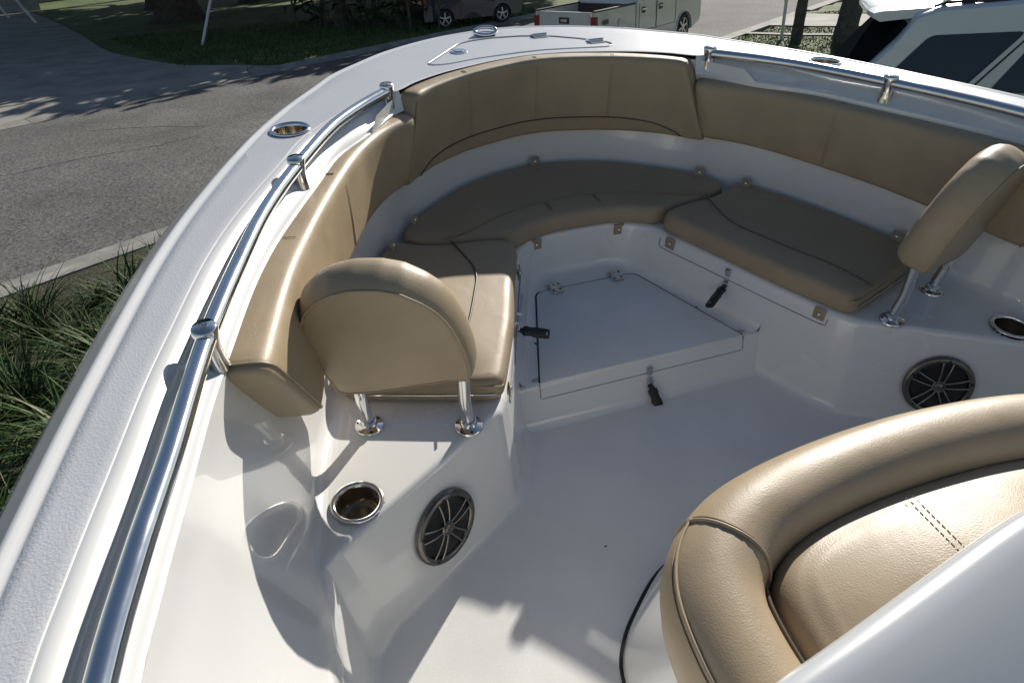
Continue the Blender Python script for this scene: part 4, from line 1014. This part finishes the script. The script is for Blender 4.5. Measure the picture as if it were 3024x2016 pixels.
for s in (-1, 1):
    yb = lambda z: s*(.86*(1-.22*max(0, z-.98))+.004)
    for nm, q in (('quarter_window', [(-1.62, 1.05), (-1.2, 1.02), (-1.2, 1.46), (-1.5, 1.46)]), ('rear_door_window', [(-1.12, 1.02), (-.3, 1.02), (-.3, 1.5), (-1.12, 1.47)]), ('front_door_window', [(-.2, 1.02), (.8, 1.04), (.3, 1.44), (-.2, 1.5)])):
        panel_quad(dv, nm, [(x, yb(z), z) for x, z in q], GLASS, .005*s)
    for wx in (-1.17, 1.17): wheel(dv, wx, s*.76, .325, .2, s, 5, .70)
    mb = MB(); mb.abox(.62, .8, s*.86, s*1.02, 1.02, 1.14); mb.build('mirror', [NAVY], dv, smooth=False)
    mb = MB(); mb.abox(-1.96, -1.86, s*.55, s*.84, .9, 1.08); mb.build('tail_light', [MATS['tail_light']], dv, smooth=False)

# --- white suv close on the right, its roof and rear quarter showing above the gunwale
WHT = mat('white_car_paint', (0.55, 0.59, 0.63), 0.3, coat=.9, coat_r=.03, var=0.03)
sv = empty('white_suv', loc=(4.585, 4.54, 0)); sv.rotation_euler = (0, 0, math.radians(-38)); tag(sv, 'white sport utility vehicle with tinted glass and roof rails beside the bow at right', 'suv')
sv.location.z = .80
ow = [(.10, .55), (.06, 1.0), (.12, 1.08), (.30, 1.30), (.50, 1.52), (.62, 1.70), (.80, 1.755), (1.4, 1.80), (2.4, 1.79), (2.95, 1.70), (3.7, 1.15), (4.6, 1.02), (4.85, .85), (4.9, .5)]+arches(.15, 4.8, .3, [.98, 3.85], .42, .36)
car_body(sv, ow, .97, WHT, .26, 'body', 1.12)
# rear spoiler lip
mb = MB(); rows = []
for y in np.linspace(-.72, .72, 13):
    f = 1-.10*(abs(y)/.72)**4
    rows.append([(.66-.0, y, 1.70), (.30+.08*(1-f)*4, y, 1.665), (.235+.08*(1-f)*4, y, 1.70), (.24+.08*(1-f)*4, y, 1.735), (.34, y, 1.78*f**.15), (.8, y, 1.80*f**.1)])
ids = mb.grid(rows, cv=True); mb.face(ids[0][::-1]); mb.face(ids[-1]); mb.build('spoiler', [WHT], sv, ang=50)
for s in (-1, 1):
    yb = lambda z: s*(.97*(1-.26*max(0, z-1.12))+.005)
    def win(nm, q):
        P = rounded([np.array(p, float) for p in q], .06, 4); panel_quad(sv, nm, [(p[0], yb(p[1]), p[1]) for p in P], GLASS, .006*s)
    win('quarter_window', [(.40, 1.16), (1.20, 1.16), (1.50, 1.60), (.98, 1.60)] if False else [(.34, 1.12), (1.02, 1.10), (1.46, 1.60), (.74, 1.57)])
    win('rear_door_window', [(1.26, 1.12), (2.16, 1.12), (2.16, 1.60), (1.58, 1.59)]); win('front_door_window', [(2.26, 1.12), (3.46, 1.14), (2.86, 1.58), (2.26, 1.60)])
    mb = MB()
    pts = [(1.10, yb(1.12), 1.12), (1.50, yb(1.58), 1.58)]; mb.tube(pts, .007, 6); mb.tube([(1.10, yb(1.12), 1.12), (1.12, yb(.6), .6)], .006, 6); mb.build('door_gap', [GAP], sv)
    rl = empty('roof_rail'); rl.parent = sv
    mb = MB(); mb.tube(cr([(.80, s*.70, 1.80), (1.0, s*.70, 1.86), (2.4, s*.70, 1.875), (2.85, s*.69, 1.80)], 8), .022, 10); mb.build('bar', [CHROME], rl)
    mb = MB(); mb.tube(cr([(.74, s*.735, 1.79), (1.0, s*.735, 1.822), (2.4, s*.735, 1.822), (2.8, s*.725, 1.77)], 8), .012, 8); mb.build('gutter', [BLACK], rl)
    for x in (1.0, 1.7, 2.5):
        mb = MB(); mb.abox(x-.05, x+.05, s*.70-.018, s*.70+.018, 1.80, 1.855); mb.build('foot', [BLACK], rl, smooth=False)
    for wx in (.98, 3.85): wheel(sv, wx, s*.85, .37, .24, s, 5)
    mb = MB(); mb.abox(.10, .30, s*.70, s*.955, .95, 1.10); mb.build('tail_light', [MATS['tail_light']], sv, smooth=False)
RWT = -.065
panel_quad(sv, 'rear_window', [(.155, -.84, 1.13), (.155, .84, 1.13), (.575, .74, 1.64), (.575, -.74, 1.64)], mat('rear_glass', (0.01, 0.012, 0.014), 0.5, spec=0.0), RWT)
mb = MB(); mb.tube(cr([(.16, -.2, 1.17), (.12, -.1, 1.2), (.09, .02, 1.19)], 5), .012, 6); mb.build('rear_wiper', [BLACK], sv)

# ------------------------------------------------------------------ planting behind the near kerb at left
BLADE = [mat('strap_leaf_green', (0.045, 0.09, 0.016), 0.55, spec=0.2, var=0.5, vscale=4), mat('strap_leaf_dark', (0.026, 0.055, 0.012), 0.55, spec=0.2, var=0.4, vscale=4), mat('strap_leaf_straw', (0.22, 0.19, 0.085), 0.6, var=0.4, vscale=6)]
def clump(seed, n):
    r = np.random.default_rng(seed); mb = MB()
    for q in range(n):
        a = r.random()*2*math.pi; b = r.normal(0, .10, 2); L = .55+.55*r.random(); el = .5+.95*r.random(); w = .008+.008*r.random()
        mi = 2 if r.random() < .04 else (0 if r.random() < .55 else 1); prev = None; droop = .35+.75*r.random()
        for s in np.linspace(0, 1, 6):
            hr = L*s*math.cos(el)+droop*.35*s*s; p = np.array([b[0]+hr*math.cos(a), b[1]+hr*math.sin(a), L*s*math.sin(el)*1.0-droop*.42*s**2.4*L])
            ww = w*(1-s**2.2)+.0006; sd = np.array([-math.sin(a), math.cos(a), 0]); cur = (mb.add(p-sd*ww), mb.add(p+[0, 0, -.003]), mb.add(p+sd*ww))
            if prev:
                mb.face((prev[0], prev[1], cur[1], cur[0]), mi); mb.face((prev[1], prev[2], cur[2], cur[1]), mi)
            prev = cur
    return mb.mesh('strap_leaves', BLADE, True, recalc=False)
cm = [clump(20+k, 170) for k in range(4)]
spots = []
r = np.random.default_rng(4)
for e in np.arange(-3.2, 4.6, .72):
    for n in np.arange(-1.95, -6.6, -.66):
        p = S2(e+r.normal(0, .12), n+r.normal(0, .12))
        if -5.6 < p[0] < -1.75 and p[1] > 1.2: spots.append(p)
for k, p in enumerate(spots):
    o = bpy.data.objects.new('ornamental_grass', cm[k % 4]); COL.objects.link(o); o.location = (*p, gz(*p)-.01); o.rotation_euler = (0, 0, r.random()*6.28); sc_ = .5+.3*r.random(); o.scale = (sc_, sc_, sc_*.95)
    tag(o, 'strappy green ornamental grass clump in the bed behind the near kerb', 'plant', 'ornamental grass clumps behind the near kerb')
mb = MB(); mb.grid([[(*S2(e, n), gz(*S2(e, n))+.012) for n in np.linspace(-.64, -7, 14)] for e in np.linspace(-5, 3.2, 20)]); tag(mb.build('planting_bed', [SOIL]), kind='structure')
# loose lawn blades near the far kerb and on the right verge
mb = MB(); r = np.random.default_rng(11)
def blades(cx, cy, sx, sy, n, h):
    for _ in range(n):
        x, y = cx+r.uniform(-sx, sx), cy+r.uniform(-sy, sy); d = np.array([x, y])-OS; nn = d@NN; ee = d@EE
        if -.7 < nn < 9.85 or (20.7 < ee < 21.3 and nn < 0) or (22.7 < ee < 26 and nn < 0): continue
        if nn > 9 and x < -1.2-max(0, (y-22.3))*.32 - (1.6 if y > 23 else 0): continue
        z = gz(x, y); a = r.random()*6.28; hh = h*(.5+r.random()); l = r.normal(0, .5*hh, 2); w = .02
        i = [mb.add(q) for q in ((x-w*math.cos(a), y-w*math.sin(a), z), (x+w*math.cos(a), y+w*math.sin(a), z), (x+l[0], y+l[1], z+hh))]; mb.face(i)
blades(2, 27, 9, 6, 16000, .12); blades(15.5, 17, 4, 4, 14000, .035)
tag(mb.build('grass', [mat('grass_blade', (0.06, 0.10, 0.016), 0.6, var=.4, vscale=1.5)], smooth=False, recalc=False), 'mown grass of the lawns on both sides of the street', 'grass', kind='stuff')
# ------------------------------------------------------------------ trailer under the boat
GALV = mat('galvanised', (0.42, 0.43, 0.44), 0.5, metal=.8, var=.2)
tr = empty('boat_trailer', loc=(0, 0, 0)); tag(tr, 'galvanised boat trailer carrying the white motorboat', 'trailer')
for s in (-1, 1):
    mb = MB(); mb.tube([(s*.55, -3.6, 1.0), (s*.55, 1.0, 1.12), (s*.05, 3.2, 1.15)], .05, 8); mb.build('frame_rail', [GALV], tr)
    for y in (-2.6, -1.7): 
        e = empty('wheel_mount'); e.parent = tr; e.location = (0, 0, 0)
        mb = MB(); mb.lathe((s*.98-.1, y, .80+.31), (1, 0, 0), [(.18, 0), (.29, 0), (.31, .05), (.31, .15), (.29, .2), (.18, .2)], 24); mb.build('tyre', [TYRE], e); 
        mb = MB(); mb.lathe((s*.98-.1, y, 1.11), (1, 0, 0), [(.18, .02), (.02, .05), (.02, .15), (.18, .18)], 20); mb.build('rim', [GALV], e)
for y in (-2.6, -1.7, -.3):
    mb = MB(); mb.tube([(-.9, y, 1.06), (.9, y, 1.06)], .035, 8); mb.build('cross_member', [GALV], tr)
mb = MB(); mb.tube([(0, 3.1, 1.15), (0, 3.6, 1.1)], .05, 8); mb.build('tongue', [GALV], tr)
mb = MB(); zg = gz(0, 3.3); mb.tube([(.12, 3.3, zg), (.12, 3.3, 1.35)], .03, 8); mb.build('jack', [GALV], tr)
